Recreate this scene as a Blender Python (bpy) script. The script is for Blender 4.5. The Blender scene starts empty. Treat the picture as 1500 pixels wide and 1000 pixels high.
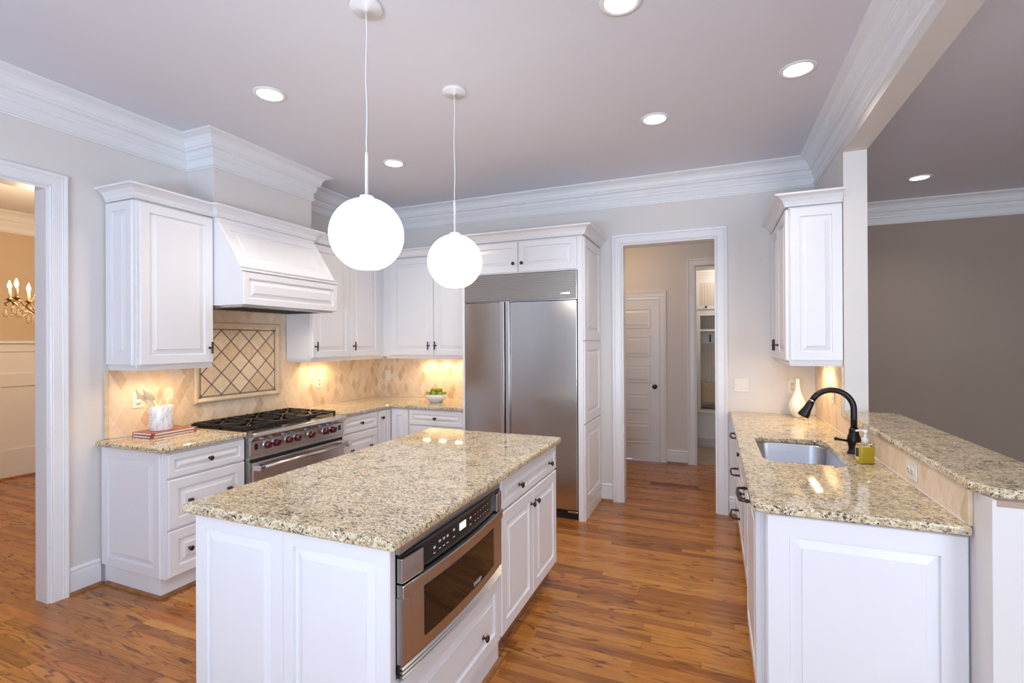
import bpy, bmesh, math, random
from mathutils import Vector, Matrix
random.seed(7)
PI = math.pi
S = bpy.context.scene
COL = S.collection

# ------------------------------------------------------------------ camera, world, exposure, large lights
YAW, PITCH, ROLL = 0.3905, 0.0018, -0.0048
_s, _c, _sp, _cp, _sr, _cr = (math.sin(YAW), math.cos(YAW), math.sin(PITCH), math.cos(PITCH), math.sin(ROLL), math.cos(ROLL))
fwd = Vector((-_s*_cp, _c*_cp, _sp)); up0 = Vector((_s*_sp, -_c*_sp, _cp)); rt0 = Vector((_c, _s, 0))
rt = rt0*_cr + up0*_sr; upv = rt0*(-_sr) + up0*_cr
cam_data = bpy.data.cameras.new('camera'); cam = bpy.data.objects.new('camera', cam_data); COL.objects.link(cam)
cam_data.sensor_width = 36; cam_data.lens = 717.96/1500*36; cam_data.clip_start = 0.05
M4 = Matrix((( rt.x, upv.x, -fwd.x, 0), (rt.y, upv.y, -fwd.y, 0), (rt.z, upv.z, -fwd.z, 1.53), (0, 0, 0, 1)))
cam.matrix_world = M4
S.camera = cam

S.view_settings.view_transform = 'Standard'
S.view_settings.look = 'None'
S.view_settings.gamma = 1
S.view_settings.use_curve_mapping = False
S.view_settings.exposure = 0.23

world = bpy.data.worlds.new('world'); S.world = world; world.use_nodes = True
bg = world.node_tree.nodes['Background']; bg.inputs[0].default_value = (0.75, 0.86, 1.0, 1); bg.inputs[1].default_value = 1.0

def area(name, loc, rot, sx, sy, power, color, spread=PI):
    d = bpy.data.lights.new(name, 'AREA'); d.shape = 'RECTANGLE'; d.size = sx; d.size_y = sy
    d.energy = power; d.color = color; d.spread = spread
    o = bpy.data.objects.new(name, d); o.location = loc; o.rotation_euler = rot; COL.objects.link(o); return o
DAY = (0.80, 0.89, 1.0); WARM = (1.0, 0.89, 0.76); AMBER = (1.0, 0.68, 0.34)
# daylight through the windows behind the camera, plus an added upward fill
area('daylight_kitchen_window', (-0.85, -2.72, 1.45), (PI/2, 0, 0), 2.8, 2.0, 31, DAY)
area('added_ceiling_bounce_fill', (-0.60, -2.42, 0.9), (PI/2+1.30, 0, 0), 2.2, 0.9, 172, (0.56, 0.75, 1.0))  # added unseen uplight, imitates a flash bounced off the ceiling
area('daylight_living_window', (3.2, -2.72, 1.5), (PI/2, 0, 0), 2.2, 2.1, 130, DAY)

# ------------------------------------------------------------------ materials
class NT:
    def __init__(s, name):
        s.m = bpy.data.materials.new(name); s.m.use_nodes = True; s.t = s.m.node_tree
        s.b = s.t.nodes['Principled BSDF']
    def n(s, typ, **kw):
        nd = s.t.nodes.new(typ)
        for k, v in kw.items(): setattr(nd, k, v)
        return nd
    def l(s, a, b): s.t.links.new(a, b)
    def val(s, inp, v):
        if isinstance(v, (int, float)): inp.default_value = v
        elif isinstance(v, tuple): inp.default_value = v
        else: s.l(v, inp)
    def math(s, op, a, b=0.0, c=0.0):
        nd = s.n('ShaderNodeMath', operation=op)
        s.val(nd.inputs[0], a); s.val(nd.inputs[1], b); s.val(nd.inputs[2], c); return nd.outputs[0]
    def coord(s): return s.n('ShaderNodeTexCoord').outputs['Object']
    def pos(s): return s.n('ShaderNodeNewGeometry').outputs['Position']
    def sep(s, v):
        nd = s.n('ShaderNodeSeparateXYZ'); s.l(v, nd.inputs[0]); return nd.outputs
    def comb(s, x, y, z):
        nd = s.n('ShaderNodeCombineXYZ')
        for i, v in enumerate((x, y, z)): s.val(nd.inputs[i], v)
        return nd.outputs[0]
    def mapping(s, v, scale=(1,1,1), rot=(0,0,0), loc=(0,0,0)):
        nd = s.n('ShaderNodeMapping'); s.l(v, nd.inputs[0])
        nd.inputs['Scale'].default_value = scale; nd.inputs['Rotation'].default_value = rot; nd.inputs['Location'].default_value = loc
        return nd.outputs[0]
    def noise(s, v, scale, detail=3, rough=0.5, dist=0.0):
        nd = s.n('ShaderNodeTexNoise'); s.l(v, nd.inputs['Vector'])
        nd.inputs['Scale'].default_value = scale; nd.inputs['Detail'].default_value = detail
        nd.inputs['Roughness'].default_value = rough; nd.inputs['Distortion'].default_value = dist
        return nd.outputs[0]
    def white(s, v):
        nd = s.n('ShaderNodeTexWhiteNoise', noise_dimensions='3D'); s.l(v, nd.inputs['Vector']); return nd.outputs
    def voro(s, v, scale, feature='F1'):
        nd = s.n('ShaderNodeTexVoronoi', feature=feature); s.l(v, nd.inputs['Vector']); nd.inputs['Scale'].default_value = scale
        return nd.outputs
    def ramp(s, f, stops, interp='LINEAR'):
        nd = s.n('ShaderNodeValToRGB'); s.l(f, nd.inputs[0]); cr = nd.color_ramp; cr.interpolation = interp
        while len(cr.elements) < len(stops): cr.elements.new(0.5)
        for e, (p, c) in zip(cr.elements, stops):
            e.position = p; e.color = (*c, 1) if len(c) == 3 else c
        return nd.outputs[0]
    def mix(s, f, a, b, mode='MIX'):
        nd = s.n('ShaderNodeMix', data_type='RGBA', blend_type=mode)
        s.val(nd.inputs[0], f)
        for i, v in ((6, a), (7, b)):
            if isinstance(v, tuple): nd.inputs[i].default_value = (*v, 1) if len(v) == 3 else v
            else: s.l(v, nd.inputs[i])
        return nd.outputs[2]
    def bump(s, h, strength, dist=0.001):
        nd = s.n('ShaderNodeBump'); s.l(h, nd.inputs['Height']); nd.inputs['Strength'].default_value = strength
        nd.inputs['Distance'].default_value = dist; s.l(nd.outputs[0], s.b.inputs['Normal'])
    def set(s, color=None, rough=None, metal=None, **kw):
        if color is not None: s.val(s.b.inputs['Base Color'], (*color, 1) if isinstance(color, tuple) and len(color) == 3 else color)
        if rough is not None: s.val(s.b.inputs['Roughness'], rough)
        if metal is not None: s.val(s.b.inputs['Metallic'], metal)
        for k, v in kw.items(): s.val(s.b.inputs[k.replace('_', ' ')], v)
        return s.m

def plain(name, color, rough=0.5, metal=0.0, var=0.03, nscale=6.0, **kw):
    t = NT(name); n = t.noise(t.coord(), nscale, 4)
    a = tuple(max(0, c*(1-var)) for c in color); b = tuple(min(1, c*(1+var)) for c in color)
    col = t.ramp(n, [(0.3, a), (0.7, b)])
    return t.set(col, rough, metal, **kw)

def emit(name, color, strength):
    t = NT(name); t.set((0.9, 0.9, 0.9), 0.4)
    t.b.inputs['Emission Color'].default_value = (*color, 1); t.b.inputs['Emission Strength'].default_value = strength
    return t.m

M = {}
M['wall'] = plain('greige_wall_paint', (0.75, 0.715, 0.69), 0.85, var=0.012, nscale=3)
M['wall_living'] = plain('dimmed_greige_wall_paint', (0.38, 0.31, 0.255), 0.85, var=0.012, nscale=3)  # same greige as the kitchen, darkened to stand for the poor light
M['wall_dining'] = plain('warm_lit_beige_wall_paint', (0.62, 0.49, 0.35), 0.8, var=0.012, nscale=3)  # beige gray paint with the warm lamp light put into its colour
M['ceiling'] = plain('ceiling_paint', (0.75, 0.75, 0.81), 0.9, var=0.01, nscale=2)
M['trim'] = plain('white_trim_paint', (0.83, 0.83, 0.845), 0.32, var=0.008)
M['cab'] = plain('white_cabinet_lacquer', (0.82, 0.815, 0.835), 0.30, var=0.006)
M['white'] = plain('white_enamel', (0.86, 0.86, 0.86), 0.25, var=0.005)
M['plate'] = plain('ivory_plastic', (0.82, 0.77, 0.68), 0.35, var=0.01)
M['dark'] = plain('black_plastic', (0.012, 0.012, 0.014), 0.25)
M['matte_black'] = plain('matte_black', (0.01, 0.01, 0.01), 0.7)
M['iron'] = plain('cast_iron', (0.022, 0.018, 0.016), 0.38, 0.3, var=0.2, nscale=60)
M['bronze'] = plain('oil_rubbed_bronze', (0.075, 0.05, 0.04), 0.36, 0.85, var=0.25, nscale=90)
M['faucet'] = plain('dark_bronze_faucet', (0.022, 0.018, 0.017), 0.3, 0.6, var=0.25, nscale=60)
M['chrome'] = plain('chrome', (0.75, 0.75, 0.76), 0.12, 1.0)
M['red'] = plain('burgundy_knob', (0.075, 0.003, 0.006), 0.12, 0.0, **{'Coat_Weight': 0.6})
M['ceramic'] = plain('white_ceramic', (0.85, 0.83, 0.80), 0.12, var=0.005)
M['spoon'] = plain('pale_wood', (0.88, 0.70, 0.45), 0.5, var=0.12, nscale=30)
M['oak_trim'] = plain('oak_shoe', (0.30, 0.125, 0.045), 0.35, var=0.3, nscale=18)
M['pillow'] = plain('linen', (0.46, 0.37, 0.27), 0.95, var=0.08, nscale=50)
M['sinkrim'] = plain('caulk', (0.8, 0.8, 0.8), 0.5)
M['subtop_shade'] = plain('shaded_subtop', (0.42, 0.31, 0.23), 0.7)  # wood strip under the bar stone, its tan brown stands for shadow
M['copper'] = plain('copper_cover', (0.45, 0.13, 0.07), 0.35, 0.4, var=0.3, nscale=20)
M['paper'] = plain('book_paper', (0.85, 0.8, 0.72), 0.8)
M['lime'] = plain('lime_skin', (0.20, 0.28, 0.015), 0.35, var=0.35, nscale=22)
M['candle'] = plain('candle_sleeve', (0.80, 0.66, 0.36), 0.5)
M['gold'] = plain('antique_gold', (0.30, 0.17, 0.07), 0.35, 0.9, var=0.3, nscale=40)
M['slot'] = plain('outlet_slot', (0.03, 0.03, 0.03), 0.6)
M['label_dark'] = plain('label_ink', (0.03, 0.03, 0.05), 0.5)
M['label_yellow'] = plain('label_yellow', (0.75, 0.62, 0.12), 0.5)
M['pearl'] = plain('pump_plastic', (0.75, 0.75, 0.75), 0.3)
M['mark'] = plain('printed_marks', (0.7, 0.72, 0.75), 0.4)
M['grout_line'] = plain('white_caulk', (0.75, 0.70, 0.66), 0.6)
M['pane'] = emit('lit_display', (0.62, 0.68, 0.85), 0.9)
M['globe'] = emit('opal_glass_lit', (1.0, 0.93, 0.82), 4.5)
M['globe_in'] = emit('opal_glass_open_bottom', (1.0, 0.95, 0.87), 6)
M['can'] = emit('downlight_lens', (1.0, 0.93, 0.82), 4)
M['bar'] = emit('under_cabinet_lens', (1.0, 0.80, 0.48), 22)
M['flame'] = emit('candle_bulb', (1.0, 0.78, 0.45), 26)
gm = NT('clear_glass'); gm.set((0.95, 0.97, 0.98), 0.02, 0.0, Transmission_Weight=1.0, IOR=1.45); M['glass'] = gm.m
gm = NT('crystal'); gm.set((0.95, 0.85, 0.65), 0.05, 0.0, Transmission_Weight=0.85, IOR=1.5); M['crystal'] = gm.m
gm = NT('yellow_soap'); gm.set((0.85, 0.62, 0.004), 0.3, 0.0); M['soap'] = gm.m
gm = NT('smoked_oven_glass'); gm.set((0.012, 0.008, 0.006), 0.03, 0.0, Specular_IOR_Level=0.6); M['ovenglass'] = gm.m

def steel(name, axis, color=(0.60, 0.585, 0.575), rough=0.25):
    t = NT(name); sc = {'h': (3, 3, 400), 'v': (400, 400, 3), 'y': (400, 3, 400)}[axis]
    n = t.noise(t.mapping(t.coord(), sc), 1.0, 3)
    r = t.math('MULTIPLY_ADD', n, 0.12, rough-0.06)
    col = t.ramp(n, [(0.2, tuple(c*0.93 for c in color)), (0.8, tuple(min(1, c*1.06) for c in color))])
    t.set(col, r, 1.0); t.bump(n, 0.06, 0.0006); return t.m
M['steel'] = steel('brushed_steel_horizontal', 'h')
M['steel_v'] = steel('brushed_steel_vertical', 'v')
M['steel_warm'] = steel('warm_brushed_steel', 'v', (0.56, 0.55, 0.56), 0.30)
M['grille_steel'] = steel('grille_steel', 'h', (0.70, 0.66, 0.62), 0.42)
M['steel_fridge'] = steel('vertically_brushed_door_steel', 'v', (0.50, 0.475, 0.455), 0.20)
M['steel_sink'] = steel('sink_steel', 'h', (0.52, 0.53, 0.57), 0.30)

def granite():
    t = NT('speckled_cream_granite'); p = t.pos()
    q = t.n('ShaderNodeVectorMath', operation='ADD'); t.l(p, q.inputs[0])
    wn = t.n('ShaderNodeVectorMath', operation='SCALE'); tn = t.n('ShaderNodeTexNoise'); t.l(p, tn.inputs['Vector']); tn.inputs['Scale'].default_value = 28; tn.inputs['Detail'].default_value = 4
    t.l(tn.outputs['Color'], wn.inputs[0]); wn.inputs[3].default_value = 0.030; t.l(wn.outputs[0], q.inputs[1])
    pm = t.mapping(q.outputs[0], (1.0, 1.9, 1.5), (0, 0, 0.30))
    c1 = t.voro(pm, 75)
    cell = t.sep(c1['Color'])[0]
    base = t.ramp(cell, [(0.0, (0.38, 0.28, 0.16)), (0.14, (0.60, 0.49, 0.32)), (0.4, (0.76, 0.65, 0.45)), (0.7, (0.66, 0.58, 0.43)), (1.0, (0.82, 0.77, 0.65))])
    fine = t.noise(pm, 170, 4, 0.65)
    base = t.mix(0.6, base, t.ramp(fine, [(0.36, (0.42, 0.38, 0.33)), (0.60, (1.0, 0.98, 0.94))]), 'MULTIPLY')
    base = t.mix(1.0, base, (1.2, 1.18, 1.12), 'MULTIPLY')
    mid = t.noise(t.mapping(pm, (1, 1, 1), (0, 0, 0), (1.3, 4.7, 2)), 46, 4, 0.7)
    base = t.mix(t.ramp(mid, [(0.55, (0, 0, 0)), (0.60, (0.8, 0.8, 0.8))]), base, (0.34, 0.275, 0.20))
    big = t.noise(p, 11, 3, 0.6)
    fl = t.noise(pm, 72, 5, 0.75)
    thr = t.math('MULTIPLY_ADD', big, 0.28, fl)
    dk = t.ramp(thr, [(0.690, (0, 0, 0)), (0.718, (1, 1, 1))])
    col = t.mix(dk, base, (0.045, 0.038, 0.038))
    fl2 = t.noise(t.mapping(pm, (1, 1, 1), (0, 0, 0), (3.3, 1.7, 5)), 95, 3, 0.6)
    br = t.ramp(fl2, [(0.63, (0, 0, 0)), (0.67, (1, 1, 1))])
    col = t.mix(br, col, (0.15, 0.09, 0.065))
    c2 = t.voro(t.mapping(pm, (1, 1, 1), (0, 0, 0), (9, 3, 2)), 60)
    rd = t.math('MULTIPLY', t.math('GREATER_THAN', t.sep(c2['Color'])[1], 0.965), t.math('LESS_THAN', c2['Distance'], 0.28))
    col = t.mix(rd, col, (0.09, 0.010, 0.02))
    t.set(col, 0.045, 0.0, Specular_IOR_Level=0.5); return t.m
M['granite'] = granite()

def wood_floor():
    t = NT('red_oak_strip_floor'); x, y, z = t.sep(t.pos())
    W = 0.0571
    v = t.math('DIVIDE', y, W); row = t.math('FLOOR', v); fv = t.math('FRACT', v)
    r1 = t.white(t.comb(row, 3.3, 1.1))[0]
    u = t.math('MULTIPLY_ADD', r1, 7.3, x)
    L = t.math('MULTIPLY_ADD', t.white(t.comb(row, 8.1, 4.7))[0], 0.5, 0.55)
    uu = t.math('DIVIDE', u, L); idn = t.math('FLOOR', uu); fu = t.math('FRACT', uu)
    cellc = t.white(t.comb(row, idn, 0.5)); cr_ = t.sep(cellc[1])
    gx = t.math('MULTIPLY_ADD', cr_[0], 37.0, t.math('MULTIPLY', x, 1.0))
    gy = t.math('MULTIPLY_ADD', cr_[1], 23.0, t.math('MULTIPLY', y, 9.0))
    gv = t.comb(gx, gy, cr_[2])
    n = t.noise(gv, 1.25, 3, 0.42, 0.2)
    rings = t.math('ABSOLUTE', t.math('SINE', t.math('MULTIPLY', n, 36.0)))
    pore = t.noise(t.comb(t.math('MULTIPLY', x, 16.0), t.math('MULTIPLY', y, 420.0), row), 1.0, 3, 0.6)
    base = t.ramp(cellc[0], [(0.0, (0.26, 0.082, 0.014)), (0.35, (0.41, 0.150, 0.026)), (0.7, (0.50, 0.20, 0.036)), (0.92, (0.44, 0.140, 0.028)), (1.0, (0.60, 0.27, 0.058))])
    ring_f = t.math('MULTIPLY', t.ramp(rings, [(0.14, (1, 1, 1)), (0.50, (0, 0, 0))]), t.ramp(cr_[2], [(0.2, (0.10, 0.10, 0.10)), (0.6, (0.85, 0.85, 0.85))]))
    col = t.mix(ring_f, base, (0.105, 0.032, 0.010))
    soft = t.noise(gv, 4.0, 4, 0.6)
    col = t.mix(t.ramp(soft, [(0.48, (0, 0, 0)), (0.75, (0.35, 0.35, 0.35))]), col, (0.64, 0.31, 0.075))
    pf = t.ramp(pore, [(0.52, (0, 0, 0)), (0.72, (0.6, 0.6, 0.6))])
    col = t.mix(pf, col, (0.15, 0.05, 0.02))
    seam = t.math('MAXIMUM', t.math('LESS_THAN', fv, 0.022), t.math('LESS_THAN', t.math('MULTIPLY', fu, L), 0.0016))
    col = t.mix(t.math('MULTIPLY', seam, 0.75), col, (0.07, 0.025, 0.01))
    t.set(col, t.math('MULTIPLY_ADD', pore, 0.12, 0.16), 0.0, Specular_IOR_Level=0.5)
    t.bump(t.math('SUBTRACT', 1.0, t.math('MAXIMUM', seam, t.math('MULTIPLY', pf, 0.25))), 0.25, 0.0006)
    return t.m
M['floor'] = wood_floor()

def diamond_tile():
    t = NT('harlequin_travertine_tile'); p = t.pos(); x, y, z = t.sep(p)
    u = t.math('ADD', x, y)
    a = t.math('ADD', t.math('DIVIDE', u, 0.077), t.math('DIVIDE', t.math('SUBTRACT', z, 0.945), 0.138))
    b = t.math('SUBTRACT', t.math('DIVIDE', u, 0.077), t.math('DIVIDE', t.math('SUBTRACT', z, 0.945), 0.138))
    ia, ib = t.math('FLOOR', a), t.math('FLOOR', b)
    fa, fb = t.math('FRACT', a), t.math('FRACT', b)
    ea = t.math('MINIMUM', fa, t.math('SUBTRACT', 1.0, fa)); eb = t.math('MINIMUM', fb, t.math('SUBTRACT', 1.0, fb))
    e = t.math('MINIMUM', ea, eb)
    w = t.white(t.comb(ia, ib, 2.0))
    n = t.noise(p, 30, 5, 0.6)
    base = t.ramp(w[0], [(0.0, (0.80, 0.66, 0.51)), (0.45, (0.76, 0.61, 0.45)), (0.75, (0.72, 0.56, 0.40)), (0.88, (0.60, 0.43, 0.27)), (1.0, (0.84, 0.72, 0.58))])
    col = t.mix(0.5, base, t.ramp(n, [(0.3, (0.78, 0.70, 0.62)), (0.7, (1.0, 0.98, 0.95))]), 'MULTIPLY')
    col = t.mix(1.0, col, (1.16, 1.16, 1.16), 'MULTIPLY')
    g = t.ramp(e, [(0.014, (1, 1, 1)), (0.026, (0, 0, 0))])
    col = t.mix(t.math('MULTIPLY', g, 0.7), col, (0.90, 0.80, 0.68))
    t.set(col, 0.42, 0.0); t.bump(t.ramp(e, [(0.0, (0, 0, 0)), (0.05, (1, 1, 1))]), 0.6, 0.0012); return t.m
M['tile'] = diamond_tile()

def travertine(name, c0, c1, rough=0.35):
    t = NT(name); n = t.noise(t.mapping(t.pos(), (1, 1, 2.5)), 9, 6, 0.65)
    return t.set(t.ramp(n, [(0.3, c0), (0.7, c1)]), rough)
M['trav'] = travertine('travertine_moulding', (0.66, 0.50, 0.32), (0.80, 0.64, 0.45))

def mosaic(name):
    # strips of tiny dark stones set on the stone panel
    t = NT(name); x, y, z = t.sep(t.pos()); u = t.math('ADD', x, y)
    k = 0.0105
    return t
def medallion_face():
    t = NT('lattice_mosaic_face'); p = t.pos(); x, y, z = t.sep(p)
    Y0, Z0, PP = 2.562, 1.128, 0.1674
    uy = t.math('DIVIDE', t.math('SUBTRACT', y, Y0), PP); uz = t.math('DIVIDE', t.math('SUBTRACT', z, Z0), PP*1.012)
    a = t.math('ADD', uy, uz); b = t.math('SUBTRACT', uy, uz)
    def near_int(v, w):
        f = t.math('FRACT', v); e = t.math('MINIMUM', f, t.math('SUBTRACT', 1.0, f)); return t.math('LESS_THAN', e, w)
    def dots(v, n): return t.math('GREATER_THAN', t.math('FRACT', t.math('MULTIPLY', v, n)), 0.34)
    L1 = t.math('MULTIPLY', near_int(a, 0.046), dots(b, 15.0)); L2 = t.math('MULTIPLY', near_int(b, 0.046), dots(a, 15.0))
    lat = t.math('MAXIMUM', L1, L2)
    bed = t.math('MAXIMUM', near_int(a, 0.062), near_int(b, 0.062))
    ins = t.math('MULTIPLY', t.math('COMPARE', uy, 2.0, 2.03), t.math('COMPARE', uz, 1.5, 1.53))
    lat = t.math('MULTIPLY', lat, ins)
    dy = t.math('ABSOLUTE', t.math('SUBTRACT', uy, 2.0)); dz = t.math('ABSOLUTE', t.math('SUBTRACT', uz, 1.5))
    inr = t.math('MULTIPLY', t.math('LESS_THAN', dy, 2.12), t.math('LESS_THAN', dz, 1.62))
    bv = t.math('MULTIPLY', t.math('COMPARE', dy, 2.045, 0.036), dots(uz, 15.0)); bh = t.math('MULTIPLY', t.math('COMPARE', dz, 1.545, 0.036), dots(uy, 15.0))
    bord = t.math('MULTIPLY', t.math('MAXIMUM', bv, bh), inr)
    dark = t.math('MAXIMUM', lat, bord)
    w = t.white(t.comb(t.math('FLOOR', a), t.math('FLOOR', b), 4.0))
    base = t.ramp(w[0], [(0, (0.72, 0.53, 0.34)), (0.5, (0.80, 0.62, 0.42)), (1, (0.86, 0.69, 0.49))])
    col = t.mix(0.6, base, t.ramp(t.noise(p, 26, 5, 0.6), [(0.3, (0.78, 0.72, 0.66)), (0.7, (1, 1, 1))]), 'MULTIPLY')
    col = t.mix(1.0, col, (1.1, 1.1, 1.1), 'MULTIPLY')
    col = t.mix(t.math('MULTIPLY', bed, 0.5), col, (0.62, 0.50, 0.38))
    col = t.mix(dark, col, (0.03, 0.022, 0.03))
    return t.set(col, 0.38)
M['medallion'] = medallion_face()

def marble():
    t = NT('white_marble'); p = t.coord(); n = t.noise(t.mapping(p, (1, 1, 0.6), (0.4, 0.5, 0)), 11, 5, 0.6, 1.6)
    v = t.math('ABSOLUTE', t.math('SUBTRACT', n, 0.5))
    return t.set(t.ramp(v, [(0.0, (0.42, 0.42, 0.46)), (0.012, (0.76, 0.76, 0.80)), (0.04, (0.86, 0.86, 0.88))]), 0.3)
M['marble'] = marble()
def floor_tile():
    t = NT('beige_stone_floor_tile'); n = t.noise(t.pos(), 7, 5, 0.6)
    return t.set(t.ramp(n, [(0.3, (0.40, 0.31, 0.21)), (0.7, (0.52, 0.42, 0.30))]), 0.4)
M['floortile'] = floor_tile()
def bead():
    t = NT('painted_beadboard'); x, y, z = t.sep(t.pos()); f = t.math('FRACT', t.math('DIVIDE', x, 0.04))
    e = t.math('LESS_THAN', f, 0.1); col = t.mix(e, (0.72, 0.68, 0.62), (0.42, 0.38, 0.33))
    t.set(col, 0.45); return t.m
M['bead'] = bead()

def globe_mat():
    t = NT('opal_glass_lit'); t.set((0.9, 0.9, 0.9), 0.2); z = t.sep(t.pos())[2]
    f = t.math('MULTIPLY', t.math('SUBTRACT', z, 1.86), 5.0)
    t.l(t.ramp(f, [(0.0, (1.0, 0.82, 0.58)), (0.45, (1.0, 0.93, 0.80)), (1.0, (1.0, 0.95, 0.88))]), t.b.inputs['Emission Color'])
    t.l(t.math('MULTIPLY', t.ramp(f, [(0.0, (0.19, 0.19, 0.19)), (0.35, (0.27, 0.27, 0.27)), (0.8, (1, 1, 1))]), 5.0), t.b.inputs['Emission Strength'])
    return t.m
M['globe'] = globe_mat()

# ------------------------------------------------------------------ geometry helpers
def new_bm(): return bmesh.new()
def add_box(bm, x0, x1, y0, y1, z0, z1):
    x0, x1 = min(x0, x1), max(x0, x1); y0, y1 = min(y0, y1), max(y0, y1); z0, z1 = min(z0, z1), max(z0, z1)
    v = [bm.verts.new(p) for p in ((x0,y0,z0),(x1,y0,z0),(x1,y1,z0),(x0,y1,z0),(x0,y0,z1),(x1,y0,z1),(x1,y1,z1),(x0,y1,z1))]
    for f in ((0,3,2,1),(4,5,6,7),(0,1,5,4),(1,2,6,5),(2,3,7,6),(3,0,4,7)): bm.faces.new([v[i] for i in f])
    return v
def box_bm(*a): bm = new_bm(); add_box(bm, *a); return bm
def add_prism(bm, pts, axis, a0, a1):
    # polygon pts (p,q) extruded along axis 'x' (p=y,q=z), 'y' (p=x,q=z) or 'z' (p=x,q=y)
    def P(p, q, a): return {'x': (a, p, q), 'y': (p, a, q), 'z': (p, q, a)}[axis]
    A = [bm.verts.new(P(p, q, a0)) for p, q in pts]; B = [bm.verts.new(P(p, q, a1)) for p, q in pts]
    n = len(pts); fs = [bm.faces.new(A), bm.faces.new(B)]
    for i in range(n): fs.append(bm.faces.new((A[i], A[(i+1) % n], B[(i+1) % n], B[i])))
    bmesh.ops.recalc_face_normals(bm, faces=fs)
def add_lathe(bm, prof, loc=(0,0,0), axis='z', seg=20, mat=None, cap=True):
    # prof: list of (r, h) along the axis
    T = {'z': Matrix.Identity(4), 'x': Matrix.Rotation(PI/2, 4, 'Y'), '-y': Matrix.Rotation(PI/2, 4, 'X'), 'y': Matrix.Rotation(-PI/2, 4, 'X'), '-x': Matrix.Rotation(-PI/2, 4, 'Y')}[axis] if mat is None else mat
    T = Matrix.Translation(loc) @ T
    rings = []
    for r, h in prof:
        if r < 1e-6: rings.append([bm.verts.new(T @ Vector((0, 0, h)))])
        else: rings.append([bm.verts.new(T @ Vector((r*math.cos(2*PI*i/seg), r*math.sin(2*PI*i/seg), h))) for i in range(seg)])
    fs = []
    for a, b in zip(rings, rings[1:]):
        if len(a) == 1 and len(b) == 1: continue
        for i in range(seg):
            j = (i+1) % seg
            if len(a) == 1: fs.append(bm.faces.new((a[0], b[i], b[j])))
            elif len(b) == 1: fs.append(bm.faces.new((a[i], a[j], b[0])))
            else: fs.append(bm.faces.new((a[i], a[j], b[j], b[i])))
    if cap and len(rings[0]) > 1: fs.append(bm.faces.new(rings[0]))
    if cap and len(rings[-1]) > 1: fs.append(bm.faces.new(rings[-1]))
    for f in fs: f.smooth = True
    bmesh.ops.recalc_face_normals(bm, faces=fs)
def add_tube(bm, pts, r, seg=10, radii=None):
    pts = [Vector(p) for p in pts]; n = len(pts)
    t0 = (pts[1]-pts[0]).normalized(); ref = Vector((0, 0, 1)) if abs(t0.z) < 0.9 else Vector((1, 0, 0))
    nrm = t0.cross(ref).normalized(); rings = []
    for i, p in enumerate(pts):
        t = (pts[min(i+1, n-1)] - pts[max(i-1, 0)]).normalized()
        nrm = (nrm - t*nrm.dot(t)).normalized(); bn = t.cross(nrm); rr = radii[i] if radii else r
        rings.append([bm.verts.new(p + (nrm*math.cos(2*PI*k/seg) + bn*math.sin(2*PI*k/seg))*rr) for k in range(seg)])
    fs = []
    for a, b in zip(rings, rings[1:]):
        for k in range(seg): fs.append(bm.faces.new((a[k], a[(k+1) % seg], b[(k+1) % seg], b[k])))
    fs += [bm.faces.new(rings[0]), bm.faces.new(rings[-1])]
    for f in fs: f.smooth = True
    fs[-1].smooth = fs[-2].smooth = False
    bmesh.ops.recalc_face_normals(bm, faces=fs)
def add_sweep(bm, path, prof, closed=False, side=1):
    # path: 2-D points; prof: (out, z); out goes to the left of travel when side=1; mitred corners
    P = [Vector((a, b)) for a, b in path]; n = len(P); rings = []
    for i in range(n):
        d1 = (P[i]-P[i-1]).normalized() if (i > 0 or closed) else None
        d2 = (P[(i+1) % n]-P[i]).normalized() if (i < n-1 or closed) else None
        d1 = d1 or d2; d2 = d2 or d1
        n1 = Vector((-d1.y, d1.x))*side; n2 = Vector((-d2.y, d2.x))*side
        m = (n1+n2); m = m/max(1e-6, m.dot(n1))
        rings.append([bm.verts.new((P[i].x+m.x*o, P[i].y+m.y*o, z)) for o, z in prof])
    fs = []; K = len(prof)
    for i in range(n if closed else n-1):
        a, b = rings[i], rings[(i+1) % n]
        for k in range(K): fs.append(bm.faces.new((a[k], a[(k+1) % K], b[(k+1) % K], b[k])))
    if not closed: fs += [bm.faces.new(rings[0]), bm.faces.new(rings[-1])]
    bmesh.ops.recalc_face_normals(bm, faces=fs)
def add_ellipsoid(bm, c, r, seg=16, rings=10, mat=None):
    st = len(bm.verts); g = bmesh.ops.create_uvsphere(bm, u_segments=seg, v_segments=rings, radius=1.0)
    for v in g['verts']:
        v.co = Vector((v.co.x*r[0], v.co.y*r[1], v.co.z*r[2]))
        if mat is not None: v.co = mat @ v.co
        v.co += Vector(c)
    for v in g['verts']:
        for f in v.link_faces: f.smooth = True
def to_mesh(bm, name, m, smooth=False):
    me = bpy.data.meshes.new(name)
    if smooth:
        for f in bm.faces: f.smooth = True
    bm.to_mesh(me); bm.free()
    for mm in (m if isinstance(m, (list, tuple)) else [m]): me.materials.append(mm)
    return me
def obj(name, bm, m, parent=None, loc=None, bevel=0.0, seg=2, label=None):
    o = bpy.data.objects.new(name, to_mesh(bm, name, m)); COL.objects.link(o)
    if parent is not None: o.parent = parent
    if loc is not None: o.location = loc
    if bevel > 0:
        b = o.modifiers.new('bevel', 'BEVEL'); b.width = bevel; b.segments = seg; b.limit_method = 'ANGLE'; b.angle_limit = 0.6
    if label: o['label'] = label
    return o
def inst(name, me, parent, loc, rot=(0,0,0)):
    o = bpy.data.objects.new(name, me); COL.objects.link(o); o.parent = parent; o.location = loc; o.rotation_euler = rot; return o
def tag(o, label, cat, group=None):
    o['label'] = label; o['category'] = cat
    if group: o['group'] = group
    return o
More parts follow.
